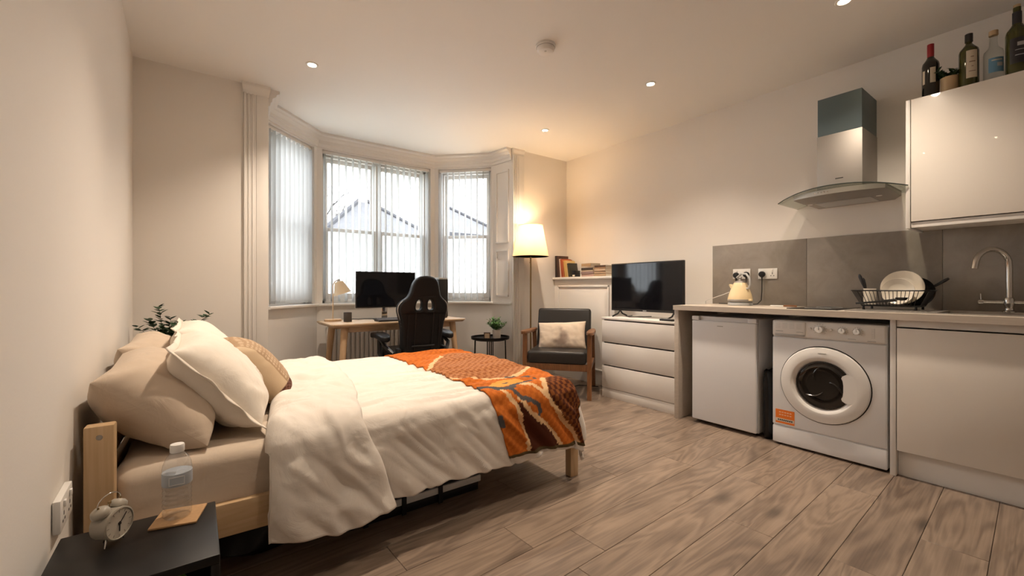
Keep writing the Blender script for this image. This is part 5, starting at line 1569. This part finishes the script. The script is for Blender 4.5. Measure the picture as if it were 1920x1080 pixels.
def bottle(label, x, y, r, h, glass, parts, shoulder=.62, neck=.014, flat=1.0):
    t = thing('bottle', label, 'bottle', (x, y, UZ1), group='bottles on the wall cabinet')
    pr = [(0, .004), (r * .8, 0), (r, .006), (r, h * shoulder), (r * .93, h * (shoulder + .05)), (r * .62, h * (shoulder + .105)), (neck * 1.15, h * (shoulder + .15)), (neck, h * .82), (neck, h * .985), (0, h * .985)]
    MB().lathe(pr, seg=32).build('bottle_body', glass, t, False)
    for nm, mat, z0, z1, rr, a0, a1 in parts:
        m = MB()
        if a0 is None:
            m.lathe([(rr - .001, z0), (rr, z0 + .001), (rr, z1 - .001), (rr - .002, z1), (0, z1)], seg=28)
        else:
            def f(u, v, z0=z0, z1=z1, rr=rr, a0=a0, a1=a1):
                a = R(a0 + (a1 - a0) * u); return (rr * math.cos(a), rr * math.sin(a), z0 + (z1 - z0) * v)
            m.grid(f, 20, 1)
        m.build(nm, mat, t, False)
    return t
G_red = pm('dark_wine_glass', (.006, .006, .005), .06, coat=.5)
G_grn = pm('olive_green_glass', (.045, .045, .006), .06, coat=.5)
G_clr = pm('clear_spirit_glass', (.85, .88, .86), .03, trans=1.0, ior=1.2)
L_wht = pm('cream_label', (.62, .54, .42), .7); L_blu = pm('pale_blue_label', (.13, .27, .40), .6); L_blk = pm('black_label', (.02, .02, .025), .5); L_red = pm('red_foil', (.30, .008, .015), .3)
L_ink = pm('label_ink', (.25, .18, .13), .7); L_slv = pm('silver_ink', (.40, .40, .42), .4)
bx_ = 3.53
bottle('dark wine bottle with a red foil neck at the left end of the cabinet top', bx_, .556, .0390, .325, G_red,
       [('foil', L_red, .240, .325, .0158, None, 0), ('label', L_wht, .085, .175, .0390, 185, 222), ('label', L_wht, .085, .165, .0390, 128, 150)], .60)
bottle('green wine bottle with a tall cream label', bx_, .399, .0415, .310, G_grn,
       [('foil', pm('black_foil', (.02, .017, .014), .35), .265, .312, .0165, None, 0), ('label', L_wht, .050, .205, .0420, 172, 236), ('label_print', L_ink, .165, .170, .0424, 196, 214), ('label_print', L_ink, .137, .143, .0424, 188, 222), ('label_print', L_ink, .112, .116, .0424, 200, 212), ('label_print', L_ink, .085, .089, .0424, 186, 224)], .66)
bottle('clear spirit bottle with a blue label and cork cap', bx_, .306, .0395, .280, G_clr,
       [('cap', M_clay, .258, .285, .0185, None, 0), ('label', L_blu, .045, .125, .0405, 158, 250), ('label_print', L_wht, .108, .113, .0408, 175, 235), ('label_print', L_slv, .075, .095, .0408, 205, 238)], .56, .0155)
bottle('large olive whisky bottle with a black label and cork cut by the picture edge', bx_, .222, .0430, .375, G_grn,
       [('foil', L_blk, .265, .345, .0175, None, 0), ('cork', M_clay, .345, .385, .0135, None, 0), ('label', L_blk, .06, .195, .0445, 150, 255), ('label_print', L_slv, .150, .170, .0448, 185, 225), ('label_print', L_slv, .100, .104, .0448, 175, 240), ('label_print', L_slv, .128, .131, .0448, 175, 240)], .60, .015)
potted('potted_plant', 'small dark green plant in a tan pot between two bottles on the cabinet', (bx_, .476, UZ1), .040, .095, M_clay, 14, .085, .8, M_leafd, ls=(.025, .04), lw=.015)
# ---- cooker hood
hd_ = thing('cooker_hood', 'stainless cooker hood with a curved glass visor on the right wall', 'cooker hood', (3.62, .992, 1.66))
CY0, CY1 = .866, 1.118
part('chimney_lower', M_steel, hd_, [(3.470, XR - .001, CY0, CY1, 1.735, 2.115)], .002)
part('chimney_upper', M_blue, hd_, [(3.474, XR - .001, CY0 + .003, CY1 - .003, 2.115, 2.372)], .002)
part('badge', M_black, hd_, [(3.4688, 3.471, .968, 1.012, 1.805, 1.811)])
# body: bowed front
m = MB()
def bow(y, x0, d): return x0 - d * (1 - ((y - .992) / .26) ** 2)
N = 14; ys = [.740 + (1.244 - .740) * k / N for k in range(N + 1)]
poly = [(bow(y, 3.42, .07), y) for y in ys] + [(XR - .001, 1.244), (XR - .001, .740)]
inn = [(bow(y, 3.50, .05), lerp(.992, y, .86)) for y in ys] + [(XR - .001, 1.21), (XR - .001, .775)]
n = len(poly)
m.add([(x, y, 1.722) for x, y in poly] + [(x, y, 1.690) for x, y in poly] + [(x, y, 1.668) for x, y in inn],
      [tuple(range(n))] + [(i, (i + 1) % n, (i + 1) % n + n, i + n) for i in range(n)] + [(i + n, (i + 1) % n + n, (i + 1) % n + 2 * n, i + 2 * n) for i in range(n)] + [tuple(range(3 * n - 1, 2 * n - 1, -1))])
m.build('hood_body', M_steel, hd_)
part('filter', M_grey, hd_, [(3.53, 3.74, .84, 1.15, 1.662, 1.6685)], .002)
for yy in (.80, 1.185): MB().lathe([(.016, 0), (.016, -.003), (0, -.003)], (3.52 + .03, yy if yy < 1 else yy, 1.669), seg=16).build('hood_lamp', M_plast, hd_)
for k in range(5): MB().cyl((bow(1.04 + k * .018, 3.42, .07) + .004, 1.02 + k * .018, 1.708), (bow(1.04 + k * .018, 3.42, .07) - .004, 1.02 + k * .018, 1.708), .004, seg=10).build('button', M_chrome, hd_)
gl = MB(); ed = []
def gfn(u, v):
    y = .640 + (1.352 - .640) * u
    xf = 3.44 - .13 * (1 - ((y - .996) / .356) ** 2)
    x = lerp(XR - .003, xf, v)
    z = 1.738 - .050 * abs((y - .996) / .356) ** 2.2
    return (x, y, z)
go = gl.grid(gfn, 40, 6).build('glass_visor', M_hglass, hd_)
q = go.modifiers.new('thickness', 'SOLIDIFY'); q.thickness = .005
MB().tube([gfn(k / 40, 1) for k in range(41)], .0032, 6).build('visor_edge', M_edge, hd_)
